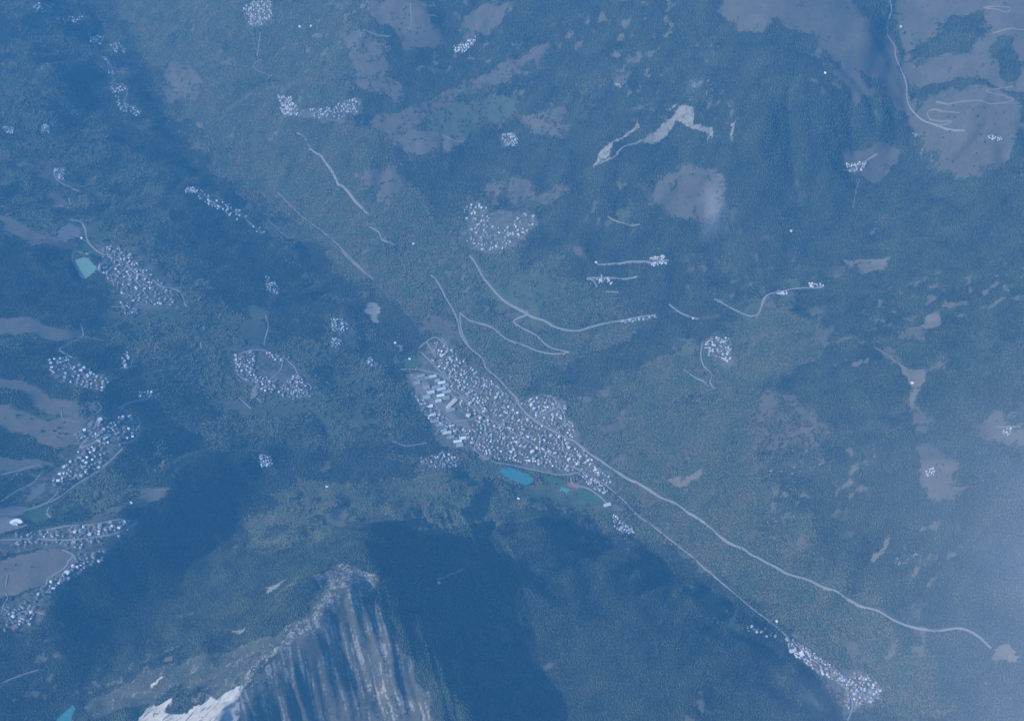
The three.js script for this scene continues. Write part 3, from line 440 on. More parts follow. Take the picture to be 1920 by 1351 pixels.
const ROADS = [   // half width, surface, course
  [5.5, 'asphalt', [2666, 1944, 2603, 1870, 2507, 1818, 2334, 1813, 2198, 1752, 2063, 1651, 1958, 1574, 1845, 1491, 1735, 1408, 1618, 1355, 1503, 1267, 1389, 1166, 1305, 1083, 1219, 978, 1103, 838, 1014, 733, 920, 674, 814, 546, 703, 451, 574, 327, 475, 235, 393, 143, 342, 115]],
  [7, 'asphalt', [342, 115, 274, 66, 138, -31, 52, -148, 35, -200, -17, -274, -106, -397, -170, -465, -195, -544, -267, -618, -314, -684, -351, -769, -367, -853, -404, -948, -442, -1019, -473, -1095, -519, -1191, -557, -1241]],
  [7, 'asphalt', [-353, -915, -287, -847, -143, -786, -36, -684, 89, -618, 177, -564, 282, -528, 380, -528, 318, -553, 248, -589, 160, -691, 54, -765, 11, -809, 43, -826, 100, -838]],
  [8, 'asphalt', [-294, -1366, -256, -1307, -226, -1239, -189, -1158, -127, -1064, -65, -981, 18, -909, 89, -856, 143, -817, 214, -787, 285, -737, 355, -703, 425, -684, 531, -704, 637, -722, 743, -730, 848, -739, 953, -737]],
  [6, 'asphalt', [107, -837, 100, -865]],
  [7, 'asphalt', [1043, -805, 1125, -711, 1222, -635]],
  [6, 'asphalt', [575, -1141, 717, -1131, 858, -1118, 962, -1088, 1048, -1076]],
  [6, 'asphalt', [572, -986, 545, -1038, 502, -1053, 609, -1050, 716, -1038, 839, -1030]],
  [6, 'asphalt', [625, -955, 714, -941]],
  [5, 'track', [649, -1425, 755, -1362, 861, -1346]],
  [4.5, 'asphalt', [-606, -619, -532, -530, -459, -440, -405, -375, -358, -287, -308, -230, -244, -177, -191, -113, -121, -46, -52, 0, 52, 79, 137, 141, 239, 218, 339, 297, 423, 354, 498, 415, 570, 470, 635, 536, 698, 615, 766, 722, 882, 862, 977, 979, 1091, 1106, 1203, 1267, 1304, 1387, 1401, 1510, 1484, 1599, 1579, 1717, 1641, 1833, 1723, 1915, 1803, 2000, 1880, 2096, 1899, 2182, 1857, 2285]],
  [4.5, 'asphalt', [-672, -446, -581, -358, -554, -292, -506, -204, -452, -117, -388, -39, -338, 12, -258, 77]],
  [4.5, 'asphalt', [-744, -482, -638, -482, -549, -463, -459, -420, -422, -332, -385, -259, -315, -243, -228, -280, -281, -312, -345, -350]],
  [4.5, 'asphalt', [-343, -244, -279, -179, -209, -114, -260, -73, -381, -52]],
  [4.5, 'asphalt', [35, -184, -17, -97, -52, -40, -121, 16, -189, 56, -240, 162, -188, 227, -119, 271, 0, 301, 136, 338, 304, 386, 422, 374]],
  [6, 'asphalt', [371, 411, 387, 466, 470, 497, 551, 570, 598, 637]],
  [4.5, 'asphalt', [-625, -655, -572, -699, -519, -727, -465, -691, -420, -605, -447, -690, -472, -721]],
  [4.5, 'asphalt', [-572, -699, -516, -591, -460, -483]],
  [4.5, 'asphalt', [138, -31, 241, -69, 310, -94, 260, -167]],
  [4.5, 'asphalt', [274, 66, 343, 13, 310, -94]],
  [5, 'track', [-768, 148, -683, 172, -548, 135]],
  [4.5, 'asphalt', [-499, 63, -449, -8, -379, 43]],
  [6, 'asphalt', [-1465, -2388, -1383, -2319, -1316, -2195, -1275, -2130, -1234, -2049, -1174, -1992, -1112, -1892, -1053, -1826, -1004, -1759]],
  [6, 'asphalt', [-1001, -1666, -931, -1610, -897, -1530, -807, -1490]],
  [4, 'track', [-1700, -2158, -1530, -1947, -1363, -1772, -1197, -1565, -1076, -1404, -979, -1297]],
  [4, 'track', [-1197, -1546, -1095, -1412, -959, -1282]],
  [4, 'track', [-1882, -3276, -1941, -3241, -1916, -3184, -1790, -3108]],
  [5, 'asphalt', [-1901, -3496, -1909, -3408, -1917, -3306]],
  [4, 'track', [-1114, -3161, -1096, -3209, -897, -3138]],
  [4, 'track', [-744, -3375, -742, -3213, -762, -3197]],
  [4, 'track', [-666, -3368, -569, -3378, -589, -3400]],
  [4, 'track', [-625, -3278, -548, -3294]],
  [4, 'track', [-493, -2310, -416, -2266, -341, -2258]],
  [4, 'track', [-1562, -2506, -1497, -2458, -1465, -2399]],
  [6, 'asphalt', [-353, -915, -337, -769, -285, -640]],
  [5, 'asphalt', [1336, -789, 1588, -569, 1641, -705, 1670, -735]],
  [5, 'asphalt', [1587, -559, 1630, -655, 1670, -730, 1771, -738, 1872, -738, 2016, -701]],
  [5, 'asphalt', [1231, -404, 1214, -314, 1222, -193, 1265, -101, 1250, -42, 1275, 45]],
  [5, 'asphalt', [1090, -203, 1148, -103, 1211, -49, 1240, 3]],
  [4, 'track', [1043, -410, 1082, -328]],
  [4, 'gravel', [2607, -2808, 2610, -2679, 2574, -2581, 2565, -2477, 2609, -2408, 2609, -2326, 2638, -2229, 2666, -2130, 2665, -2018, 2688, -1943, 2735, -1877, 2796, -1817, 2875, -1648, 2952, -1560]],
  [4, 'track', [2796, -1817, 2868, -1709, 2896, -1697, 2784, -1892, 2848, -1884, 2947, -1741]],
  [4, 'track', [2836, -1933, 2968, -1861, 3105, -1745, 3279, -1741, 3211, -1787, 3114, -1830, 3285, -1842]],
  [4, 'track', [3188, -2536, 3320, -2422, 3340, -2450, 3204, -2529]],
  [4, 'track', [3214, -2293, 3401, -2259]],
  [4, 'asphalt', [2197, -1529, 2273, -1554, 2367, -1614, 2438, -1649]],
  [4, 'track', [2255, -1278, 2276, -1376, 2311, -1484]],
  [4, 'track', [2214, 5, 2289, 125, 2340, 202, 2367, 229]],
  [4, 'track', [2757, 828, 2871, 888]],
  [5, 'asphalt', [-3332, -3949, -3278, -3811, -3180, -3611, -3110, -3552, -3056, -3444, -3024, -3344]],
  [6, 'asphalt', [-3059, -3252, -2937, -3228, -2916, -3157, -2926, -3063, -2888, -3011, -2834, -3037]],
  [5, 'asphalt', [-3236, -2028, -3186, -1947, -3110, -1915, -3025, -1856]],
  [5, 'asphalt', [-3083, -1761, -3040, -1602, -3117, -1626]],
  [8, 'asphalt', [-3017, -1475, -2946, -1473, -2898, -1395, -2874, -1305, -2825, -1219, -2752, -1158, -2657, -1113, -2558, -1040, -2494, -972, -2402, -940, -2327, -884, -2259, -877, -2191, -841, -2158, -762, -2137, -723]],
  [5, 'asphalt', [-2555, -1022, -2504, -928, -2454, -859, -2410, -792, -2357, -726]],
  [5, 'asphalt', [-2817, -1174, -2852, -1138, -2922, -1147, -2923, -1062, -2879, -966]],
  [5, 'asphalt', [-2613, -632, -2534, -655, -2505, -690]],
  [4, 'track', [-3474, -1516, -3320, -1435, -3130, -1340, -3036, -1301]],
  [5, 'asphalt', [-2349, -2072, -2216, -2045, -2087, -1921, -1977, -1912, -1875, -1815, -1775, -1735]],
  [5, 'asphalt', [-1862, -2009, -1755, -1898, -1670, -1791, -1568, -1697]],
  [5, 'asphalt', [-2954, -1322, -2855, -1254]],
  [5, 'asphalt', [-2752, -413, -2720, -307, -2797, -205, -2824, -137, -2738, -75]],
  [4, 'track', [-2720, -307, -2575, -299]],
  [5, 'asphalt', [-1639, -777, -1613, -675, -1623, -563, -1622, -482]],
  [6, 'asphalt', [-1780, -378, -1669, -446, -1532, -431, -1423, -352, -1390, -281]],
  [5, 'asphalt', [-1492, -365, -1502, -287, -1563, -210, -1645, -178, -1698, -214, -1747, -272]],
  [5, 'asphalt', [-1361, -216, -1302, -198, -1305, -138, -1369, -87, -1437, -98]],
  [6, 'asphalt', [-1661, 31, -1714, -14, -1751, -50]],
  [5, 'asphalt', [-1598, -17, -1628, -54]],
  [5, 'asphalt', [-2020, -436, -2004, -374]],
  [5, 'asphalt', [-2459, -266, -2414, -229, -2410, -80, -2458, -73]],
  [5, 'asphalt', [-2415, 285, -2339, 190, -2256, 124, -2207, 83, -2213, 76]],
  [5, 'asphalt', [-2516, 389, -2495, 332, -2534, 279]],
  [6, 'asphalt', [-2498, 407, -2504, 498, -2532, 583, -2568, 655, -2497, 617, -2430, 545, -2381, 560]],
  [6, 'asphalt', [-2301, 296, -2273, 391, -2270, 514, -2332, 594]],
  [6, 'asphalt', [-2330, 620, -2382, 701, -2463, 798, -2568, 909, -2653, 1026, -2742, 1105, -2845, 1170, -2946, 1222]],
  [5, 'asphalt', [-2942, 1111, -2875, 1011, -2801, 935, -2767, 870]],
  [5, 'asphalt', [-2649, 963, -2693, 1053, -2794, 1136]],
  [5, 'track', [-2715, 401, -2696, 461, -2595, 469]],
  [5, 'asphalt', [-2777, 800, -2871, 857, -2976, 921]],
  [5, 'asphalt', [-2679, 1094, -2679, 1149, -2645, 1195]],
  [6, 'asphalt', [-2883, 1396, -2713, 1370, -2535, 1370, -2390, 1347, -2264, 1302, -2191, 1219, -2172, 1173, -2210, 1186, -2378, 1242, -2523, 1264, -2666, 1307]],
  [5, 'asphalt', [-2462, 1463, -2488, 1497, -2509, 1551, -2585, 1626, -2592, 1676, -2612, 1730]],
  [5, 'asphalt', [-2539, 1436, -2468, 1464, -2453, 1493]],
  [4, 'track', [-2796, 1733, -2781, 1763, -2793, 1796, -2801, 1858]],
  [4, 'track', [-2800, 1629, -2800, 1702]],
  [4, 'track', [-2760, 2237, -2660, 2176, -2577, 2136]],
  [4, 'track', [-2500, 1863, -2473, 1883]],
  [5, 'asphalt', [-2724, 1850, -2657, 1826, -2584, 1837]],
  [4, 'track', [-2356, 2428, -2381, 2372, -2359, 2336]],
  [4, 'track', [-408, 1728, -324, 1650, -267, 1587]],
];
const VILLAGES = [   // which, houses, spacing, outline
  ['town', 640, 19, [-518, -694, -428, -656, -355, -568, -212, -426, -88, -323, 17, -186, 87, -176, 243, -190, 317, -127, 361, -35, 404, 61, 416, 165, 540, 334, 662, 509, 537, 466, 339, 346, 136, 304, 0, 271, -136, 241, -240, 162, -303, 55, -242, -9, -313, -138, -385, -267, -459, -420, -526, -550]],
  ['lowtown', 80, 18, [-638, -290, -559, -204, -452, -117, -346, -9, -258, 55, -292, 111, -378, 78, -520, -51, -591, -133]],
  ['river', 75, 17, [-594, 269, -444, 204, -341, 248, -332, 327, -370, 393, -469, 418, -574, 332]],
  ['terrace', 125, 19, [-354, -1756, -224, -1778, -148, -1688, -155, -1597, -37, -1532, 55, -1646, 158, -1623, 184, -1561, 92, -1455, 0, -1413, -91, -1331, -202, -1394, -332, -1472, -296, -1578]],
  ['hilltop', 75, 18, [-1724, -2840, -1622, -2814, -1539, -2638, -1567, -2596, -1677, -2691]],
  ['hilltop', 70, 18, [-1466, -2618, -1289, -2601, -1234, -2657, -1125, -2664, -1104, -2538, -1228, -2518, -1426, -2554]],
  ['skyline', 90, 18, [-2031, -3775, -1825, -3712, -1807, -3623, -1888, -3549, -1992, -3586, -2052, -3714]],
  ['shelf', 34, 17, [-429, -3070, -343, -3105, -265, -3134, -253, -3119, -292, -3071, -342, -3019, -409, -3026]],
  ['knoll', 30, 17, [-68, -2294, 8, -2287, 45, -2206, 19, -2157, -53, -2214]],
  ['lakeside', 200, 18, [-2775, -1194, -2697, -1251, -2585, -1209, -2481, -1045, -2370, -948, -2234, -831, -2220, -716, -2336, -695, -2474, -709, -2566, -767, -2653, -884, -2761, -1010, -2704, -1080]],
  ['lakeside', 20, 18, [-2556, -695, -2447, -639, -2417, -595, -2505, -578]],
  ['bench', 85, 19, [-1797, -374, -1683, -420, -1657, -242, -1678, -174, -1764, -204]],
  ['bench', 85, 18, [-1505, -111, -1461, -201, -1383, -282, -1311, -137, -1286, -112, -1384, -72, -1470, -94]],
  ['bench', 40, 20, [-1655, -220, -1512, -207, -1538, -106, -1639, -114]],
  ['bench', 18, 20, [-1603, -462, -1446, -415, -1509, -361, -1597, -402]],
  ['pine', 75, 23, [-2859, -8, -2786, -75, -2642, 11, -2507, 60, -2476, 150, -2525, 227, -2646, 169, -2777, 143, -2838, 105]],
  ['resort', 95, 24, [-2614, 552, -2513, 500, -2470, 395, -2400, 459, -2418, 638, -2451, 777, -2544, 867, -2618, 879, -2710, 955, -2671, 815, -2588, 739, -2587, 628]],
  ['resort', 42, 24, [-2412, 389, -2325, 289, -2278, 393, -2269, 521, -2345, 608, -2400, 540]],
  ['snow', 95, 22, [-2809, 1336, -2638, 1295, -2435, 1257, -2196, 1190, -2172, 1225, -2237, 1306, -2385, 1386, -2438, 1428, -2559, 1401, -2791, 1424]],
  ['snow', 46, 24, [-2462, 1463, -2379, 1435, -2300, 1384, -2322, 1464, -2424, 1565, -2525, 1649, -2596, 1744, -2648, 1781, -2606, 1679, -2478, 1565]],
  ['snow', 38, 24, [-2783, 1826, -2676, 1784, -2615, 1823, -2633, 1901, -2716, 1922, -2782, 1958]],
  ['upper', 140, 20, [1577, 1729, 1627, 1750, 1703, 1826, 1810, 1932, 1915, 2048, 1882, 2079, 1801, 2013, 1718, 1961, 1622, 1866, 1583, 1807]],
  ['upper', 60, 21, [1921, 1986, 2005, 2013, 2068, 2098, 2046, 2167, 1957, 2185, 1866, 2215, 1853, 2129, 1912, 2080]],
  ['upper', 14, 26, [1346, 1686, 1475, 1677, 1549, 1709, 1497, 1753, 1357, 1726]],
  ['ledge', 60, 16, [1236, -392, 1307, -437, 1397, -392, 1408, -287, 1390, -164, 1323, -224, 1246, -287]],
  ['meadow_hamlet', 12, 17, [1722, -752, 1798, -740, 1787, -700, 1729, -718]],
  ['meadow_hamlet', 10, 17, [1926, -774, 2019, -723, 2006, -696, 1937, -721]],
  ['alp', 24, 16, [2231, -1578, 2367, -1614, 2345, -1550, 2235, -1528]],
  ['roadside', 34, 16, [708, -734, 936, -749, 959, -715, 742, -704]],
  ['hairpin', 26, 16, [921, -1127, 1005, -1126, 1030, -1049, 944, -1062]],
  ['hairpin', 14, 16, [556, -1072, 645, -1055, 679, -1001, 590, -1007]],
  ['gorge', 30, 18, [-3342, -3942, -3221, -3933, -3213, -3813, -3293, -3792]],
  ['gorge', 26, 18, [-3167, -3860, -3084, -3856, -3006, -3748, -3103, -3722]],
  ['gorge', 30, 18, [-3150, -3565, -3068, -3517, -3031, -3377, -3083, -3387]],
  ['gorge', 55, 17, [-3052, -3214, -2923, -3214, -2975, -3081, -2853, -3033, -2765, -2963, -2819, -2920, -2940, -2968, -2994, -3074]],
  ['gorge', 40, 18, [-3758, -4039, -3639, -4204, -3620, -4005, -3706, -3900]],
  ['gorge', 30, 18, [-3603, -4011, -3405, -4108, -3406, -4009, -3533, -3885]],
  ['edge', 60, 17, [-2359, -2065, -2271, -2149, -2133, -1986, -1985, -1962, -1859, -1838, -1742, -1763, -1770, -1695, -1927, -1798, -2118, -1880, -2289, -2039]],
  ['edge', 16, 16, [-2354, -2098, -2287, -2138, -2268, -2048, -2329, -2018]],
  ['spur', 35, 18, [-3245, -2074, -3181, -2111, -3161, -1967, -3208, -1973]],
  ['spur', 26, 18, [-3411, -2549, -3363, -2567, -3349, -2487, -3401, -2492]],
  ['spur', 20, 18, [-3661, -2457, -3588, -2461, -3583, -2408, -3640, -2403]],
  ['wood', 40, 18, [-1684, -1200, -1580, -1103, -1585, -1004, -1661, -1041]],
  ['wood', 40, 18, [-1220, -842, -1121, -849, -1093, -781, -1141, -721, -1205, -731]],
  ['wood', 24, 18, [-1201, -673, -1137, -649, -1146, -576, -1195, -585]],
  ['wood', 20, 18, [-966, -564, -893, -514, -898, -440, -954, -488]],
  ['dell', 34, 17, [-1580, 385, -1509, 375, -1500, 425, -1561, 459]],
  ['bend', 18, 18, [-2316, 117, -2244, 77, -2256, 134, -2307, 158]],
  ['bend', 12, 18, [-2474, -229, -2423, -243, -2410, -80, -2446, -100]],
  ['flats', 40, 20, [628, 727, 722, 820, 751, 886, 668, 901, 623, 826]],
  ['flats', 40, 19, [422, 374, 538, 448, 602, 533, 568, 550, 471, 460]],
  ['fringe', 12, 18, [2348, 1032, 2388, 1040, 2398, 1086, 2353, 1070]],
  ['fringe', 8, 18, [2786, 845, 2834, 872, 2814, 917, 2783, 892]],
  ['fringe', 12, 18, [3087, -1513, 3176, -1484, 3165, -1444, 3091, -1468]],
];
const HALLS = [[-554, -411], [-523, -419], [-494, -384], [-465, -365], [-436, -346], [-499, -331], [-464, -313], [-428, -290], [-469, -261], [-434, -243], [-400, -147], [-482, -217], [-560, -248], [-537, -174], [-502, -51], [-467, -21], [-514, -103], [-441, 28], [-350, 112], [-601, -424], [-627, -366], [-420, 45], [-336, 141], [-316, 85], [-396, 79], [-563, -331], [-533, -287]];
const WATER = [
  ['lake', 'turquoise swimming lake with pale shore at the lower edge of the town', [-95, 347, -51, 327, 17, 335, 85, 371, 135, 410, 121, 445, 84, 462, 17, 435, -51, 396]],
  ['pond', 'pale green pond beside the dark wood at the resort village', [-2901, -1046, -2873, -1064, -2827, -1071, -2783, -1019, -2748, -977, -2773, -930, -2817, -885, -2849, -899, -2873, -970]],
  ['reservoir', 'turquoise reservoir in the shaded gorge at the lower left corner', [-2462, 2512, -2436, 2409, -2396, 2366, -2371, 2334, -2350, 2353, -2363, 2407, -2347, 2515]],
];
const CABINS = [   // single buildings, with length and width
  ['white cabin alone in the woods below the top-edge village', -1592, -3456, 15, 11],
  ['white barn on the slope right of the top-edge village', -1505, -3437, 15, 11],
  ['pair of pale barns under the terrace road', -685, -1504, 15, 11],
  ['white hut in the middle of the long right-hand clearing', 2384, 349, 15, 11],
  ['white house at the upper end of the pond village road', -2902, -1286, 15, 11],
  ['white sports hall between the pond and the green field', -2840, -1124, 15, 11],
  ['pale barn beside the brown spur meadow above the gorge', -2220, 1033, 15, 11],
  ['white cabin on the edge of the dome forest', 2090, -2061, 15, 11],
  ['white roof on the wooded shoulder beyond the gorge', -1146, 593, 15, 11],
  ['pale hut on the slope below the round wisp of cloud', 1844, -1152, 15, 11],
  ['white shed at the bend above the hairpin lanes', 568, -1151, 15, 11],
  ['pale cabin on the dark ridge right of the peak', -399, 1752, 15, 11],
  ['white barn by the lower field of the sports ground', 40, 617, 15, 11],
  ['bright house on the road into the long lower right village', 1534, 1616, 15, 11],
  ['pale farm near the top of the broad alp', 2664, -2550, 15, 11],
  ['white barn beside the green field at the left end of town', -683, -566, 15, 11],
  ['bright hut beside the quarry pit', -785, -706, 15, 11],
  ['pale cabin on the road above the ravine', 1189, -650, 15, 11],
  ['largest white hall at the edge of the long lower right village', 1635, 1857, 52, 30],
  ['pale hall beside the largest one at the lower right village', 1601, 1832, 40, 20],
  ['pale depot at the far end of the sports ground', 595, 646, 45, 22],
];
const BATHS = [-2825, 1277];
const LONGHALL = [-394, -195];
const PASTURES = [   // where single trees stand, how many, outline
  ['the dotted green pasture above the terrace village', 60, [-688, -2548, -497, -2567, -230, -2598, 19, -2603, 68, -2427, -209, -2386, -284, -2273, -473, -2226, -587, -2313]],
  ['the brown pasture beside the dotted green one', 22, [-910, -2278, -721, -2356, -576, -2303, -303, -2290, -415, -2165, -717, -2153]],
  ['the broad alp at the upper right', 26, [2714, -1814, 3203, -1704, 3234, -1440, 3088, -1270, 2878, -1316, 2762, -1518]],
  ['the long clearing on the right-hand mountain', 16, [2337, 223, 2454, 253, 2413, 431, 2417, 1024, 2495, 1102, 2381, 1181, 2313, 983]],
  ['the meadow below the looped village', 22, [-1674, -48, -1367, -66, -1237, -130, -1262, 2, -1494, 39, -1628, 27]],
  ['the meadow below the pond village', 26, [-2624, -705, -2401, -671, -2200, -685, -2144, -789, -2157, -601, -2411, -498, -2609, -502]],
  ['the grey-brown ski meadow at left', 10, [-3022, 478, -2717, 485, -2590, 508, -2695, 623, -2889, 554]],
  ['the small brown pasture at the top edge', 16, [-1023, -3407, -784, -3401, -547, -3215, -662, -3070, -820, -3176]],
  ['the valley meadow beside the turquoise lake', 18, [-17, 471, 303, 428, 602, 533, 711, 709, 463, 723, 200, 620]],
];
const WISPS = [   // x, z, what, height above the ground, width, depth
  [1222, -2084, 'small wisp of cloud over the pale scree', 110, 75, 35],
  [1335, -1264, 'small wisp of cloud over the upper wooded slope', 110, 130, 150],
  [1338, -2754, 'wisp of cloud at the top edge', 150, 120, 50],
];

// ------------------------------------------------------------------ land cover, surveyed on a 5 m grid
const CELL = 5, LNX = MAPW / CELL, LNZ = MAPD / CELL;
function fill(outline, size, x0, z0, nx, nz, put) {          // every cell whose centre lies inside the outline
  let lo = 1e9, hi = -1e9;
  for (let i = 1; i < outline.length; i += 2) { lo = Math.min(lo, outline[i]); hi = Math.max(hi, outline[i]); }
  for (let j = Math.max(0, Math.floor((lo - z0) / size)); j <= Math.min(nz - 1, Math.ceil((hi - z0) / size)); j++) {
    const z = z0 + (j + 0.5) * size, cuts = [];
    for (let i = 0, n = outline.length; i < n; i += 2) {
      const ax = outline[i], az = outline[i + 1], bx = outline[(i + 2) % n], bz = outline[(i + 3) % n];
      if ((az > z) !== (bz > z)) cuts.push(ax + (z - az) / (bz - az) * (bx - ax));
    }
    cuts.sort((a, b) => a - b);
    for (let c = 0; c + 1 < cuts.length; c += 2)
      for (let i = Math.max(0, Math.ceil((cuts[c] - x0) / size - 0.5)); i <= Math.min(nx - 1, Math.floor((cuts[c + 1] - x0) / size - 0.5)); i++) put(j * nx + i);
  }
}
// base colours of what covers the ground (linear)
const COVER = {
  floor: [0.036, 0.042, 0.022], scrub: [0.055, 0.060, 0.030], meadow: [0.076, 0.094, 0.046], brown: [0.112, 0.096, 0.064], tan: [0.165, 0.138, 0.095],
  scar: [0.060, 0.062, 0.036], rockgrass: [0.085, 0.085, 0.055], crag: [0.105, 0.095, 0.068], talus: [0.105, 0.098, 0.070], cliff: [0.50, 0.455, 0.385], scree: [0.27, 0.245, 0.20], garden: [0.105, 0.105, 0.070],
  paved: [0.185, 0.172, 0.148], dirt: [0.26, 0.225, 0.175], lush: [0.050, 0.105, 0.040], court: [0.30, 0.11, 0.085], teal: [0.08, 0.26, 0.23],
};
const KINDS = Object.keys(COVER), kindOf = new Uint8Array(LNX * LNZ), treesOf = new Float32Array(LNX * LNZ).fill(0.975), leafOf = new Float32Array(LNX * LNZ).fill(0.1), madeOf = new Uint8Array(LNX * LNZ), wayOf = new Uint8Array(LNX * LNZ);
for (const [g, t, d, outline] of LAND) { const k = KINDS.indexOf(g); fill(outline, CELL, MAPX, MAPZ, LNX, LNZ, (c) => { kindOf[c] = k; treesOf[c] = t; leafOf[c] = d; }); }
function blur(a, reach) {                                    // neighbouring stands run into one another
  for (let pass = 0; pass < 2; pass++) for (const [n, m, s, o] of [[LNZ, LNX, 1, LNX], [LNX, LNZ, LNX, 1]]) {
    const line = new Float32Array(m);
    for (let j = 0; j < n; j++) {
      let sum = 0, count = 0;
      for (let i = 0; i < m; i++) line[i] = a[j * o + i * s];
      for (let i = -reach; i < m; i++) { if (i + reach < m) { sum += line[i + reach]; count++; } if (i - reach - 1 >= 0) { sum -= line[i - reach - 1]; count--; } if (i >= 0) a[j * o + i * s] = sum / count; }
    }
  }
  return a;
}
const bare = treesOf.slice();
blur(treesOf, 6); blur(leafOf, 16);
for (let c = 0; c < kindOf.length; c++) if (['scree', 'cliff', 'tan'].includes(KINDS[kindOf[c]])) treesOf[c] = bare[c];
for (const [g, outline] of MADE) { const k = KINDS.indexOf(g); fill(outline, CELL, MAPX, MAPZ, LNX, LNZ, (c) => { madeOf[c] = k; }); }
for (const [, , outline] of WATER) fill(outline, CELL, MAPX, MAPZ, LNX, LNZ, (c) => { wayOf[c] = 2; });
function along(course, step, visit) {                       // a smooth line through the points of a course
  const n = course.length / 2, v = Array.from({ length: n }, (_, i) => new THREE.Vector3(course[2 * i], 0, course[2 * i + 1]));
  const curve = new THREE.CatmullRomCurve3(v, false, 'centripetal'), parts = Math.max(2, Math.round(curve.getLength() / step)), p = curve.getSpacedPoints(parts);
  p.forEach((q, i) => visit(q, p[Math.max(0, i - 1)], p[Math.min(parts, i + 1)], i));
}
const cellAt = (x, z) => { const i = Math.floor((x - MAPX) / CELL), j = Math.floor((z - MAPZ) / CELL); return i < 0 || j < 0 || i >= LNX || j >= LNZ ? -1 : j * LNX + i; };
for (const [w, , course] of ROADS) along(course, 4, (q) => {
  for (let dx = -w - 4; dx <= w + 4; dx += 4) for (let dz = -w - 4; dz <= w + 4; dz += 4) { const c = cellAt(q.x + dx, q.z + dz); if (c >= 0 && wayOf[c] === 0 && Math.hypot(dx, dz) < w + 4) wayOf[c] = 1; }
});
function wander(x, z) {                                     // natural edges wander
  const a = 80 * fbm(x / 210, z / 210 + 5, 5) + 7 * noise(x / 15, z / 15), b = 80 * fbm(x / 210 + 33, z / 210, 5) + 7 * noise(x / 15 + 50, z / 15);
  return cellAt(x + a, z + b);
}
function glade(x, z) {                                      // small openings in the woods, in some stretches more than in others
  return smooth(-0.1, 0.4, fbm(x / 620 + 9, z / 620 + 4, 2)) * smooth(0.10, 0.34, fbm(x / 75 + 51, z / 75, 4) + 0.15 * fbm(x / 300, z / 300 + 61, 2));
}
const WHITE = new THREE.Color();
function coverMap() {                                       // colour of the ground itself; shade comes from the light
  const W = 2048, H = Math.round(2048 * MAPD / MAPW), data = new Uint8Array(W * H * 4), enc = (v) => Math.round(255 * (v <= 0.0031308 ? 12.92 * v : 1.055 * Math.pow(v, 1 / 2.4) - 0.055));
  const T = new Uint8Array(4097); for (let i = 0; i <= 4096; i++) T[i] = enc(i / 4096);
  for (let j = 0; j < H; j++) for (let i = 0; i < W; i++) {
    const x = MAPX + (i + 0.5) / W * MAPW, z = MAPZ + (j + 0.5) / H * MAPD, own = cellAt(x, z), c = wander(x, z), made = own >= 0 ? madeOf[own] : 0, kind = KINDS[made || (c >= 0 ? kindOf[c] : 0)];
    let [r, g, b] = COVER[kind];
    if (kind === 'floor' || kind === 'scrub') { const k = 0.85 * glade(x, z); r = lerp(r, 0.150, k); g = lerp(g, 0.130, k); b = lerp(b, 0.086, k); }
    const fine = noise(x / 9, z / 9) + 0.7 * noise(x / 23 + 8, z / 23), broad = fbm(x / 260 + 3, z / 260, 3);
    let v = 1 + 0.16 * fine + 0.22 * broad, dry = fbm(x / 90 + 70, z / 90, 3);
    if (kind === 'meadow' || kind === 'scrub' || kind === 'garden') { r *= 1 + 0.6 * dry; g *= 1 + 0.25 * dry; b *= 1 + 0.35 * dry; }
    if (kind === 'brown' || kind === 'tan') { r *= 1 - 0.3 * dry; g *= 1 - 0.12 * dry; b *= 1 - 0.2 * dry; }
    if (kind === 'garden') { const k = smooth(0.1, 0.5, noise(x / 26 + 4, z / 26)); r = lerp(r, 0.16, k); g = lerp(g, 0.15, k); b = lerp(b, 0.13, k); }
    if (kind === 'rockgrass') { const k = smooth(0.3, 0.75, 0.8 * noise(x / 9, z / 13) + 0.8 * noise(x / 38, z / 52)); r = lerp(r, 0.25, k); g = lerp(g, 0.225, k); b = lerp(b, 0.185, k); }
    if (kind === 'scree') { const k = smooth(0.1, 0.5, noise(x / 22, z / 22) + 0.6 * noise(x / 8, z / 8)); r = lerp(r, 0.15, k); g = lerp(g, 0.145, k); b = lerp(b, 0.105, k); }
    if (kind === 'scar') { const k = smooth(0.72, 0.92, ridged(x / 55 + 0.3 * noise(z / 40, x / 40), z / 130, 3) + 0.25 * noise(x / 12, z / 12)); r = lerp(r, 0.30, k); g = lerp(g, 0.27, k); b = lerp(b, 0.23, k); }
    if (kind === 'talus') { const k = smooth(-0.05, 0.4, noise(x / 10, z / 10) + 0.5 * noise(x / 31, z / 31)); r = lerp(r, 0.34, k); g = lerp(g, 0.31, k); b = lerp(b, 0.265, k); }
    if (kind === 'crag') {                                  // pale beds of limestone stand out between strips of turf that run down the face
      const q = acrossFace(x, z), w = x * 0.28 + z * 0.96, k = smooth(0.15, 0.6, 0.9 * noise(q / 15, w / 260) + 0.5 * noise(x / 11, z / 11) + 0.55 * noise(x / 70, z / 70));
      r = lerp(r, 0.32, k); g = lerp(g, 0.29, k); b = lerp(b, 0.245, k);
    }
    if (kind === 'cliff') { const a = acrossSlabs(x, z), w = z - x, k = smooth(0.2, 0.6, noise(a / 17, w / 120) + 0.5 * noise(a / 8, w / 50)); r = lerp(r, 0.20, k); g = lerp(g, 0.18, k); b = lerp(b, 0.15, k); }
    if (kind === 'floor') v = 1 + 0.3 * fine;
    if (made) v = 1 + 0.10 * fine;
    const o = (j * W + i) * 4, q = (s) => T[Math.round(4096 * clamp(s * v))];
    data[o] = q(r); data[o + 1] = q(g); data[o + 2] = q(b); data[o + 3] = 255;
  }
  const t = new THREE.DataTexture(data, W, H, THREE.RGBAFormat);
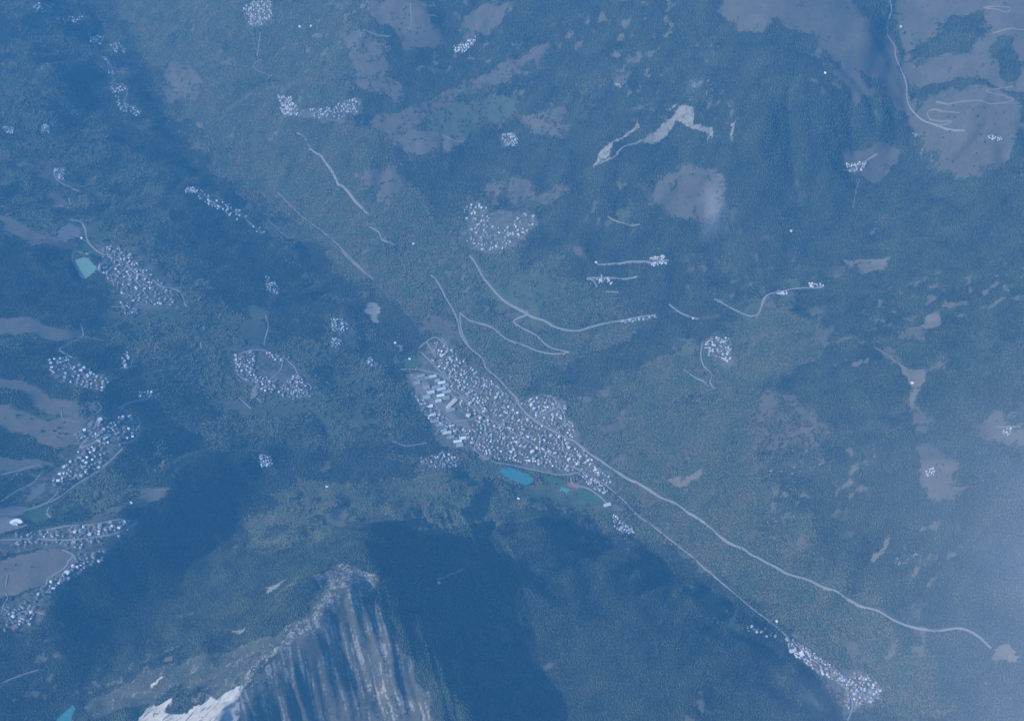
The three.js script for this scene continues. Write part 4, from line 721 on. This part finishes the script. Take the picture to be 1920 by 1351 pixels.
  t.colorSpace = THREE.SRGBColorSpace; t.magFilter = t.minFilter = THREE.LinearFilter; t.wrapS = t.wrapT = THREE.MirroredRepeatWrapping; t.needsUpdate = true;
  return t;
}
function dull(color, more = {}) { return new THREE.MeshStandardMaterial({ color: Array.isArray(color) ? WHITE.clone().setRGB(...color) : color, roughness: 1, metalness: 0, ...more }); }
function shadowed(o) { o.castShadow = o.receiveShadow = true; return o; }
for (const [, , outline] of WATER) {                        // the water lies level in a shallow basin
  const n = outline.length / 2, shore = Array.from({ length: n }, (_, i) => [outline[2 * i], outline[2 * i + 1]]);
  const level = shore.reduce((s, [x, z]) => s + ground(x, z), 0) / n;
  outline.level = level;
  const inside = new Float32Array(GNX * GNZ);
  fill(outline, STEP, GX0 - STEP / 2, GZ0 - STEP / 2, GNX, GNZ, (k) => { inside[k] = 1; });
  for (let j = 3; j < GNZ - 3; j++) for (let i = 3; i < GNX - 3; i++) {
    let near = 9;
    for (let b = -3; b <= 3; b++) for (let a = -3; a <= 3; a++) if (inside[(j + b) * GNX + i + a]) near = Math.min(near, Math.hypot(a, b));
    if (near < 4) { const k = j * GNX + i; relief[k] = lerp(level - 3, relief[k], smooth(1.2, 3.6, near)); }
  }
}
const terrain = shadowed(new THREE.Mesh(groundSheet(), dull(0xffffff, { map: coverMap() })));
terrain.name = 'terrain'; terrain.userData.kind = 'structure';
scene.add(terrain);

// ------------------------------------------------------------------ roads on low banks, and water
const SURFACE = { asphalt: dull([0.25, 0.237, 0.215]), track: dull([0.215, 0.185, 0.145]), gravel: dull([0.26, 0.245, 0.215]) };
const taken = {};
const numbered = (n) => { const k = taken[n] = (taken[n] ?? -1) + 1; return k ? n + '_' + String(k).padStart(3, '0') : n; };
const ROADNAME = { asphalt: 'road', track: 'track', gravel: 'streambed' };
for (const [w, surface, course] of ROADS) {
  const p = [], index = [];
  along(course, 9, (q, before, after, i) => {
    const l = Math.hypot(after.x - before.x, after.z - before.z) || 1, nx = -(after.z - before.z) / l, nz = (after.x - before.x) / l, half = w * (0.8 + 0.18 * noise(q.x / 60, q.z / 60));
    for (const s of [-1, 1]) {
      const x = q.x + nx * half * s, z = q.z + nz * half * s, y = Math.max(ground(x, z), ground(q.x, q.z)) * 0.5 + ground(x, z) * 0.5 + 1.6;
      if (s < 0) p.push(x + nx * s * 5, y - 7, z + nz * s * 5);
      p.push(x, y, z);
      if (s > 0) p.push(x + nx * s * 5, y - 7, z + nz * s * 5);
    }
    if (i) for (let k = 0; k < 3; k++) { const a = (i - 1) * 4 + k; index.push(a, a + 1, a + 4, a + 1, a + 5, a + 4); }
  });
  const g = new THREE.BufferGeometry();
  g.setAttribute('position', new THREE.Float32BufferAttribute(p, 3)); g.setIndex(index); g.computeVertexNormals();
  const o = shadowed(new THREE.Mesh(g, SURFACE[surface]));
  o.name = numbered(ROADNAME[surface]); o.userData.kind = 'structure';
  scene.add(o);
}
const WATERCOLOR = { lake: [0.035, 0.20, 0.21], pond: [0.17, 0.30, 0.22], reservoir: [0.04, 0.20, 0.20] };
for (const [name, label, outline] of WATER) {
  const n = outline.length / 2, ring = new THREE.CatmullRomCurve3(Array.from({ length: n }, (_, i) => new THREE.Vector3(outline[2 * i], 0, outline[2 * i + 1])), true, 'centripetal').getPoints(n * 6);
  const g = new THREE.ExtrudeGeometry(new THREE.Shape(ring.map((q) => new THREE.Vector2(q.x, -q.z))), { depth: 6, bevelEnabled: false }).rotateX(-Math.PI / 2).translate(0, outline.level - 6, 0);
  const o = shadowed(new THREE.Mesh(g, dull(WATERCOLOR[name], { roughness: 0.25 })));
  o.name = name === 'reservoir' ? 'reservoir_water' : name === 'pond' ? 'pond_water' : 'lake_water';
  Object.assign(o.userData, { kind: 'structure', label });
  scene.add(o);
}
function plain(g) { const o = g.index ? g.toNonIndexed() : g; for (const k of Object.keys(o.attributes)) if (k !== 'position' && k !== 'normal') o.deleteAttribute(k); return o; }

// ------------------------------------------------------------------ buildings
// A unit house is 1 m long, wide and tall to the eaves, with foundations that reach into the slope.
function prism(w, l, y0, y1, ridge) {
  const s = new THREE.Shape([[-w / 2, y0], [w / 2, y0], [w / 2, y1], [0, ridge], [-w / 2, y1]].map(([x, y]) => new THREE.Vector2(x, y)));
  const g = new THREE.ExtrudeGeometry(s, { depth: l, bevelEnabled: false }); g.translate(0, 0, -l / 2);
  return plain(g);
}
function gable(w, l, eaves, ridge, thick) {
  const s = new THREE.Shape([[-w / 2, eaves], [0, ridge], [w / 2, eaves], [w / 2, eaves + thick], [0, ridge + thick], [-w / 2, eaves + thick]].map(([x, y]) => new THREE.Vector2(x, y)));
  const g = new THREE.ExtrudeGeometry(s, { depth: l, bevelEnabled: false }); g.translate(0, 0, -l / 2);
  return plain(g);
}
const SHAPES = {
  house: { wall: prism(1, 1, -0.8, 1, 1.38), roof: gable(1.16, 1.12, 0.94, 1.40, 0.05) },
  block: { wall: mergeGeometries([prism(1, 0.62, -0.5, 1, 1.22), prism(0.8, 0.42, -0.5, 0.86, 1.0).translate(0.12, 0, 0.4)]), roof: mergeGeometries([gable(1.12, 0.68, 0.97, 1.24, 0.035), gable(0.9, 0.4, 0.84, 1.03, 0.035).translate(0.12, 0, 0.42)]) },
  hall: { wall: prism(1, 1, -0.6, 1, 1.14), roof: gable(1.04, 1.02, 1.0, 1.16, 0.04) },
};
const WALLS = [[0.74, 0.69, 0.58], [0.80, 0.76, 0.68], [0.62, 0.52, 0.36], [0.40, 0.28, 0.18], [0.78, 0.75, 0.71]];
const ROOFS = { grey: [0.29, 0.30, 0.32], pale: [0.58, 0.59, 0.61], slate: [0.12, 0.13, 0.15], brown: [0.20, 0.15, 0.12], red: [0.36, 0.17, 0.12], white: [0.80, 0.80, 0.78], cream: [0.56, 0.52, 0.42], green: [0.30, 0.42, 0.38] };
const ROOFWORD = { grey: 'grey', pale: 'pale metal', slate: 'dark slate', brown: 'brown', red: 'red tiled', white: 'white', cream: 'cream', green: 'pale green' };
const wallMats = WALLS.map((c) => dull(c)), roofMats = Object.fromEntries(Object.entries(ROOFS).map(([k, c]) => [k, dull(c, { roughness: k === 'pale' || k === 'white' ? 0.5 : 0.8 })]));
const PLACES = {   // category, where it stands, sizes, share of blocks, roofs
  town: ['house', 'the valley town', [8, 15], 0.07, ['grey', 'pale', 'slate', 'cream', 'brown', 'pale', 'grey', 'slate', 'red', 'white']],
  lowtown: ['house', 'the valley town', [9, 15], 0.10, ['grey', 'pale', 'slate', 'brown']],
  river: ['cottage', 'the hamlet across the river', [8, 13], 0, ['grey', 'pale', 'slate', 'brown']],
  flats: ['house', 'the row past the sports ground', [9, 14], 0, ['grey', 'pale', 'slate']],
  terrace: ['village house', 'the terrace village above the town', [8, 14], 0.03, ['pale', 'grey', 'slate', 'white', 'brown']],
  hilltop: ['village house', 'the two-part village far upslope', [8, 14], 0, ['pale', 'grey', 'slate', 'pale']],
  skyline: ['village house', 'the compact top-edge village', [8, 13], 0, ['pale', 'grey', 'slate']],
  shelf: ['farmhouse', 'the hamlet below brown pastures', [8, 13], 0, ['pale', 'white', 'grey']],
  knoll: ['farmhouse', 'the hamlet on a wooded knoll', [8, 13], 0, ['pale', 'grey', 'slate']],
  lakeside: ['chalet', 'the village by the pale pond', [9, 15], 0.08, ['slate', 'grey', 'pale', 'brown']],
  bench: ['chalet', 'the looped village amid forest', [8, 14], 0.05, ['grey', 'pale', 'slate', 'brown']],
  pine: ['chalet', 'the village between ski runs', [9, 16], 0.08, ['slate', 'grey', 'brown', 'pale']],
  resort: ['chalet', 'the resort along the winding road', [8, 18], 0.2, ['slate', 'grey', 'brown', 'slate', 'pale', 'brown', 'white', 'grey']],
  snow: ['chalet', 'the resort above the shaded gorge', [8, 18], 0.2, ['slate', 'grey', 'brown', 'brown', 'pale', 'slate']],
  upper: ['village house', 'the long lower right village', [9, 15], 0.06, ['grey', 'pale', 'slate', 'red']],
  ledge: ['farmhouse', 'the tight hamlet past the ravine', [8, 14], 0, ['pale', 'grey', 'slate']],
  meadow_hamlet: ['farmhouse', 'the hamlet beside green fields', [8, 13], 0, ['pale', 'white', 'grey']],
  alp: ['farmhouse', 'the hamlet on the round clearing', [8, 13], 0, ['pale', 'white', 'grey']],
  roadside: ['farmhouse', 'the row along the contour road', [8, 13], 0, ['pale', 'grey', 'slate']],
  hairpin: ['farmhouse', 'the hamlet by hairpin lanes', [8, 13], 0, ['pale', 'grey', 'white']],
  gorge: ['cottage', 'the upper left valley hamlets', [8, 13], 0, ['grey', 'pale', 'slate']],
  edge: ['cottage', 'the hamlet along the river rim', [8, 14], 0, ['pale', 'white', 'grey']],
  spur: ['cottage', 'the scattered shaded upper hamlets', [8, 13], 0, ['grey', 'slate', 'pale']],
  wood: ['cottage', 'the hamlets left of the river', [8, 13], 0, ['grey', 'pale', 'slate']],
  dell: ['cottage', 'the hamlet in the dark wood', [8, 13], 0, ['pale', 'grey', 'white']],
  bend: ['chalet', 'the cluster by the sharp bend', [10, 16], 0.1, ['grey', 'pale', 'slate']],
  fringe: ['farmhouse', 'the farms on high pastures', [8, 12], 0, ['pale', 'grey']],
};
const sites = [];
{
  const r = seeded(23), free = new Set();
  for (const [key, count, spacing, outline] of VILLAGES) {
    const [category, , [s0, s1], share, roofs] = PLACES[key], cells = [], near = [];
    fill(outline, CELL, MAPX, MAPZ, LNX, LNZ, (c) => { if (!wayOf[c] && !free.has(c)) cells.push(c); });
    for (let tries = 0, made = 0; tries < count * 30 && made < count && cells.length; tries++) {
      const c = cells[Math.floor(r() * cells.length)], x = MAPX + (c % LNX + r()) * CELL, z = MAPZ + (Math.floor(c / LNX) + r()) * CELL;
      const big = r() < share, l = lerp(s0, s1, r()) * (big ? 1.9 : 1), w = big ? l * lerp(0.5, 0.8, r()) : l * lerp(0.75, 1.0, r()), need = spacing * lerp(0.5, 0.85, r() ** 2) + (big ? 9 : 0);
      if (near.some(([a, b, q]) => Math.hypot(a - x, b - z) < Math.max(need, q))) continue;
      near.push([x, z, need]); made++;
      const gx = ground(x + 6, z) - ground(x - 6, z), gz = ground(x, z + 6) - ground(x, z - 6);
      sites.push({ key, category: big ? 'apartment block' : category, big, x, z, l, w, h: (big ? lerp(11, 16, r()) : lerp(5.5, 8, r())), turn: Math.atan2(gx, gz) + (r() < 0.3 ? Math.PI / 2 : 0) + (r() - 0.5) * 0.5, roof: roofs[Math.floor(r() * roofs.length)], wall: Math.floor(r() * WALLS.length) });
    }
  }
  for (const s of sites) for (let dx = -s.l * 0.8; dx <= s.l * 0.8; dx += 4) for (let dz = -s.l * 0.8; dz <= s.l * 0.8; dz += 4) { const c = cellAt(s.x + dx, s.z + dz); if (c >= 0) wayOf[c] = wayOf[c] || 3; }
  const [bx, bz] = LONGHALL;
  sites.push({ key: 'works', category: 'warehouse', x: bx, z: bz, l: 92, w: 27, h: 9, turn: -0.66, roof: 'cream', wall: 1, hall: true, label: 'longest warehouse, cream-roofed, slanting beside the roundabout of the town' });
  for (let dx = -50; dx <= 50; dx += 4) for (let dz = -50; dz <= 50; dz += 4) { const c = cellAt(bx + dx, bz + dz); if (c >= 0) wayOf[c] = wayOf[c] || 3; }
  for (const [label, x, z, l, w] of CABINS) {
    sites.push({ key: 'single', category: l > 20 ? 'warehouse' : 'cabin', x, z, l, w, h: l > 20 ? 8 : 6, turn: l > 20 ? 1.9 : 0.6 + r(), roof: label.startsWith('p') ? 'pale' : 'white', wall: 1, hall: l > 20, label });
    for (let dx = -l; dx <= l; dx += 4) for (let dz = -l; dz <= l; dz += 4) { const c = cellAt(x + dx, z + dz); if (c >= 0) wayOf[c] = wayOf[c] || 3; }
  }
  HALLS.forEach(([x, z], i) => {
    const l = 34 + 26 * r(), w = 16 + 8 * r();
    sites.push({ key: 'works', category: 'warehouse', x, z, l, w, h: 7 + 2 * r(), turn: 1.8 + (r() - 0.5) * 0.12, roof: ['grey', 'pale', 'green', 'white', 'grey'][i % 5], wall: 4, hall: true });
    for (let dx = -l * 0.6; dx <= l * 0.6; dx += 4) for (let dz = -l * 0.6; dz <= l * 0.6; dz += 4) { const c = cellAt(x + dx, z + dz); if (c >= 0) wayOf[c] = wayOf[c] || 3; }
  });
}

// ------------------------------------------------------------------ forest
const inSight = (() => {                                    // only where the picture could see, with a margin all round
  const v = new THREE.Vector3(); camera.updateMatrixWorld(true); camera.updateProjectionMatrix();
  return (x, y, z, m = 1.18) => { v.set(x, y, z).project(camera); return Math.abs(v.x) < m && Math.abs(v.y) < m; };
})();
function tier(r, y0, y1, sides, twist) { const g = new THREE.ConeGeometry(r, y1 - y0, sides, 1, true, twist); g.translate(0, (y0 + y1) / 2, 0); return g; }
function uneven(g, amount, seed) {
  const r = seeded(seed), p = g.attributes.position, seen = new Map();
  for (let i = 0; i < p.count; i++) {
    const key = [p.getX(i), p.getY(i), p.getZ(i)].map((v) => v.toFixed(3)).join();
    if (!seen.has(key)) seen.set(key, [1 + (r() - 0.5) * amount, (r() - 0.5) * amount * 0.25, 1 + (r() - 0.5) * amount]);
    const [a, b, c] = seen.get(key);
    p.setXYZ(i, p.getX(i) * a, p.getY(i) + b, p.getZ(i) * c);
  }
  g.computeVertexNormals();
  return g;
}
// unit trees, 1 m tall, 0.5 m of crown radius
const coniferCrown = uneven(mergeGeometries([plain(tier(0.5, 0.05, 0.62, 7, 0)), plain(tier(0.33, 0.42, 1, 6, 0.4))]), 0.35, 3);
const leafCrown = (() => { const g = plain(new THREE.IcosahedronGeometry(0.5, 1)); g.scale(1, 0.78, 1); g.translate(0, 0.52, 0); return uneven(g, 0.45, 4); })();
const forest = { conifer: [], leaf: [] }, lone = [];
{
  const r = seeded(11), gap = 9.2;
  for (let z = -4900; z < 3300; z += gap) for (let x = -4700; x < 4700; x += gap) {
    const px = x + (r() - 0.5) * gap, pz = z + (r() - 0.5) * gap, pick = r(), tall = r(), hue = r(), c = wander(px, pz), own = cellAt(px, pz);
    if (c < 0 || own < 0 || wayOf[own] || madeOf[own]) continue;
    const kind = KINDS[kindOf[c]], p = treesOf[c] * (kind === 'floor' || kind === 'scrub' ? 1 - 0.75 * glade(px, pz) : 1);
    if (p <= 0) continue;
    const patch = 0.5 + 0.7 * fbm(px / 95 + 12, pz / 95, 3) + 0.4 * noise(px / 31, pz / 31) + 0.25 * (pick - 0.5);
    if (patch > p * 1.06) continue;
    const y = ground(px, pz);
    if (!inSight(px, y, pz)) continue;
    const leaf = leafOf[c] + 0.5 * fbm(px / 210 + 90, pz / 210, 2) > 0.5 - 0.25 * (hue - 0.5), young = 0.75 + 0.35 * fbm(px / 60 + 20, pz / 60, 2);
    const low = kind === 'crag' || kind === 'rockgrass' || kind === 'talus' ? 0.55 : kind === 'garden' ? 0.65 : 1;
    if (leaf) { const h = (9 + 8 * tall) * low * young; forest.leaf.push(px, y - 0.8, pz, h, (8.5 + 5.5 * pick) * low, hue, fbm(px / 130 + 41, pz / 130, 3)); }
    else { const h = (14 + 11 * tall) * low * young; forest.conifer.push(px, y - 0.8, pz, h, (6.5 + 4 * pick) * low, hue, fbm(px / 160 + 17, pz / 160, 3)); }
  }
}
function plant(name, label, geometry, list, tint) {
  const n = list.length / 7, o = shadowed(new THREE.InstancedMesh(geometry, dull(0xffffff), n)), m = new THREE.Matrix4(), q = new THREE.Quaternion(), up = new THREE.Vector3(0, 1, 0), s = new THREE.Vector3(), p = new THREE.Vector3(), c = WHITE.clone();
  for (let i = 0; i < n; i++) {
    const k = i * 7;
    m.compose(p.set(list[k], list[k + 1], list[k + 2]), q.setFromAxisAngle(up, list[k + 5] * 6.283), s.set(list[k + 4], list[k + 3], list[k + 4]));
    o.setMatrixAt(i, m); tint(c, list[k + 5], list[k + 6]); o.setColorAt(i, c);
  }
  o.name = name; Object.assign(o.userData, { kind: 'stuff', label, category: 'forest' });
  scene.add(o);
  return n;
}
const coniferTint = (c, a, b) => c.setRGB(0.076 * (1 + 1.1 * (a - 0.5) + 1.0 * b), 0.098 * (1 + 1.1 * (a - 0.5) + 0.8 * b), 0.054 * (1 + 1.1 * (a - 0.5) + 0.3 * b));
const leafTint = (c, a, b) => { const t = clamp(0.5 + 1.4 * b + 1.0 * (a - 0.5)); c.setRGB(lerp(0.074, 0.140, t), lerp(0.106, 0.126, t), lerp(0.044, 0.062, t)).multiplyScalar(0.7 + 0.65 * ((a * 7.3) % 1)); };
console.log('conifers', plant('conifer_forest', 'dark conifer forest covering the mountain slopes', coniferCrown, forest.conifer, coniferTint));
console.log('broadleaf', plant('broadleaf_woodland', 'lighter green and yellowing broadleaf woodland on the lower slopes', leafCrown, forest.leaf, leafTint));

// Houses: the 300 largest of each kind are things of their own, the rest of that kind one mass.
function building(s, name, label, category, group) {
  const shape = SHAPES[s.hall ? 'hall' : s.big ? 'block' : 'house'], o = new THREE.Group();
  const wall = shadowed(new THREE.Mesh(shape.wall, wallMats[s.wall])), roof = shadowed(new THREE.Mesh(shape.roof, roofMats[s.roof]));
  wall.name = 'wall'; roof.name = 'roof';
  o.add(wall, roof);
  o.position.set(s.x, ground(s.x, s.z) + 0.6, s.z); o.rotation.y = s.turn; o.scale.set(s.w, s.h, s.l);
  o.name = numbered(name); Object.assign(o.userData, group ? { label, category, group } : { label, category });
  scene.add(o);
  return o;
}
const middles = {};                                         // which part of its village a house stands in, as the picture shows it
for (const s of sites) { const m = middles[s.key] ??= { x: 0, z: 0, n: 0, w: 1, d: 1 }; m.x += s.x; m.z += s.z; m.n++; }
for (const m of Object.values(middles)) { m.x /= m.n; m.z /= m.n; }
for (const s of sites) { const m = middles[s.key]; m.w = Math.max(m.w, Math.abs(s.x - m.x)); m.d = Math.max(m.d, Math.abs(s.z - m.z)); }
function part(s) {
  const m = middles[s.key], u = (s.x - m.x) / m.w, v = (s.z - m.z) / m.d, a = v < -0.3 ? 'upper' : v > 0.3 ? 'lower' : '', b = u < -0.3 ? 'left' : u > 0.3 ? 'right' : '';
  return a || b ? `at the ${a}${a && b ? ' ' : ''}${b} of` : 'in the middle of';
}
{
  const kinds = {};
  for (const s of sites) (kinds[s.category] ??= []).push(s);
  for (const [category, list] of Object.entries(kinds)) {
    list.sort((a, b) => b.l * b.w * (b.h + 4) - a.l * a.w * (a.h + 4));
    list.slice(0, 300).forEach((s) => {
      const roof = ROOFWORD[s.roof] + (/tiled|metal/.test(ROOFWORD[s.roof]) ? ' roofed' : '-roofed');
      const label = s.label ?? `${roof} ${category} ${part(s)} ${s.key === 'works' ? 'the works yard beside the town' : PLACES[s.key][1]}`;
      building(s, category.replace(' ', '_'), label, category, s.label ? undefined : label.replace(category, category + 's'));
    });
    const rest = list.slice(300);
    if (rest.length) {
      const o = new THREE.Group(), m = new THREE.Object3D();
      for (const part of ['wall', 'roof']) {
        const pieces = rest.map((s) => {
          m.position.set(s.x, ground(s.x, s.z) + 0.6, s.z); m.rotation.y = s.turn; m.scale.set(s.w, s.h, s.l); m.updateMatrix();
          const g = SHAPES[s.big ? 'block' : 'house'][part].clone().applyMatrix4(m.matrix), c = part === 'wall' ? WALLS[s.wall] : ROOFS[s.roof], n = g.attributes.position.count, a = new Float32Array(n * 3);
          for (let i = 0; i < n; i++) a.set(c, i * 3);
          return g.setAttribute('color', new THREE.BufferAttribute(a, 3));
        });
        const mesh = shadowed(new THREE.Mesh(mergeGeometries(pieces), dull(0xffffff, { vertexColors: true, roughness: 0.85 })));
        mesh.name = part; o.add(mesh);
      }
      o.name = category.replace(' ', '_') + '_crowd';
      Object.assign(o.userData, { kind: 'stuff', label: `many smaller ${category}s scattered through the villages`, category });
      scene.add(o);
    }
    console.log(category, list.length);
  }
}

// ------------------------------------------------------------------ single trees out on the pastures
{
  const r = seeded(41), trunk = plain(new THREE.CylinderGeometry(0.035, 0.06, 0.4, 6).translate(0, 0.12, 0)), bark = dull([0.09, 0.07, 0.05]), greens = [0, 0.35, 0.7, 1].map((a, i) => { const c = WHITE.clone(); if (i % 2) coniferTint(c, a, 0.1); else leafTint(c, a, 0.1); return dull(c); });
  for (const [where, count, outline] of PASTURES) {
    const cells = [];
    fill(outline, CELL, MAPX, MAPZ, LNX, LNZ, (c) => { if (!wayOf[c] && !madeOf[c]) cells.push(c); });
    for (let i = 0; i < count && cells.length; i++) {
      const c = cells[Math.floor(r() * cells.length)], x = MAPX + (c % LNX + r()) * CELL, z = MAPZ + (Math.floor(c / LNX) + r()) * CELL, k = Math.floor(r() * 4), o = new THREE.Group();
      const a = shadowed(new THREE.Mesh(trunk, bark)), b = shadowed(new THREE.Mesh(k % 2 ? coniferCrown : leafCrown, greens[k]));
      a.name = 'trunk'; b.name = 'crown'; o.add(a, b);
      o.position.set(x, ground(x, z) - 0.3, z); o.rotation.y = r() * 6.28;
      const h = 9 + 8 * r(), w = k % 2 ? 8 + 3 * r() : 11 + 5 * r();
      o.scale.set(w, h, w); o.name = numbered(k % 2 ? 'conifer_tree' : 'broadleaf_tree');
      const label = `${k % 2 ? 'dark conifer' : 'rounded broadleaf tree'} standing alone on ${where}`;
      Object.assign(o.userData, { label, category: 'tree', group: `${k % 2 ? 'conifers' : 'broadleaf trees'} on ${where}` });
      scene.add(o);
    }
  }
}

// ------------------------------------------------------------------ thin cloud: wisps against the slopes and a veil below the aircraft
function cloudAlpha(seed, peak, rough, edge) {
  const N = 256, data = new Uint8Array(N * N * 4);
  for (let j = 0; j < N; j++) for (let i = 0; i < N; i++) {
    const u = (i + 0.5) / N * 2 - 1, v = (j + 0.5) / N * 2 - 1, body = 0.62 + rough * fbm(u * 2.2 + seed, v * 2.2 + seed * 0.7, 4) - edge(u, v), a = 255 * peak * smooth(0, 0.85, body);
    data.set([a, a, a, 255], (j * N + i) * 4);
  }
  const t = new THREE.DataTexture(data, N, N, THREE.RGBAFormat);
  t.magFilter = t.minFilter = THREE.LinearFilter; t.needsUpdate = true;
  return t;
}
function cloud(name, label, x, y, z, w, d, layers, peak, thick, edge, seed, drape) {
  const o = new THREE.Group();
  for (let k = 0; k < layers; k++) {
    const n = 24, g = new THREE.PlaneGeometry(w, d, n, n).rotateX(-Math.PI / 2), p = g.attributes.position;
    for (let i = 0; i < p.count; i++) {
      const px = p.getX(i), pz = p.getZ(i);
      p.setY(i, (drape ? ground(x + px, z + pz) - ground(x, z) : 0) + (k - (layers - 1) / 2) * thick / layers + thick * 0.3 * fbm(px / w * 3 + k * 5, pz / d * 3 + seed, 2));
    }
    g.computeVertexNormals();
    const m = new THREE.Mesh(g, dull([0.9, 0.9, 0.92], { transparent: true, alphaMap: cloudAlpha(seed + k * 7.7, peak, drape ? 0.75 : 0.35, edge), side: THREE.DoubleSide }));
    m.name = 'cloud_layer'; o.add(m);
  }
  o.position.set(x, y, z); o.name = numbered(name);
  Object.assign(o.userData, { label, category: 'cloud', kind: 'stuff' });
  scene.add(o);
}
WISPS.forEach(([x, z, label, up, w, d], i) => cloud('cloud', label, x, ground(x, z) + up, z, w * 3, d * 5, 3, [0.05, 0.045, 0.06][i], 40, (u, v) => 1.5 * (u * u + v * v) ** 0.8, 3 + i * 11, true));
cloud('cloud', 'broad thin veil of cloud over the lower right corner', 3300, 2600, 3000, 6000, 5800, 3, 0.12, 300, (u, v) => 0.85 * Math.hypot(u, v) ** 1.3, 57, false);

// ------------------------------------------------------------------ the bathing hall with its curved white roofs
{
  const [x, z] = BATHS, o = new THREE.Group(), ring = (r0, r1, a0, a1, h, y) => {
    const s = new THREE.Shape(); s.absarc(0, 0, r1, a0, a1, false); s.absarc(0, 0, r0, a1, a0, true);
    return plain(new THREE.ExtrudeGeometry(s, { depth: h, bevelEnabled: false, curveSegments: 20 }).rotateX(-Math.PI / 2).translate(0, y, 0));
  };
  for (const [name, g, c] of [['wall', ring(23, 41, 0.5, 2.8, 14, -6), wallMats[1]], ['roof', ring(21, 43, 0.45, 2.85, 1.2, 8), roofMats.white], ['annexe_wall', ring(4, 14, 0, 3.1, 12, -6).translate(-4, 0, -2), wallMats[4]], ['annexe_roof', ring(2, 16, 0, 3.1, 1, 6).translate(-4, 0, -2), roofMats.pale]]) {
    const m = shadowed(new THREE.Mesh(g, c)); m.name = name; o.add(m);
  }
  o.position.set(x, ground(x, z) + 1, z); o.name = 'bathing_hall';
  Object.assign(o.userData, { label: 'bathing hall with curved white roofs at the left edge', category: 'hall' });
  scene.add(o);
}

renderer.render(scene, camera);
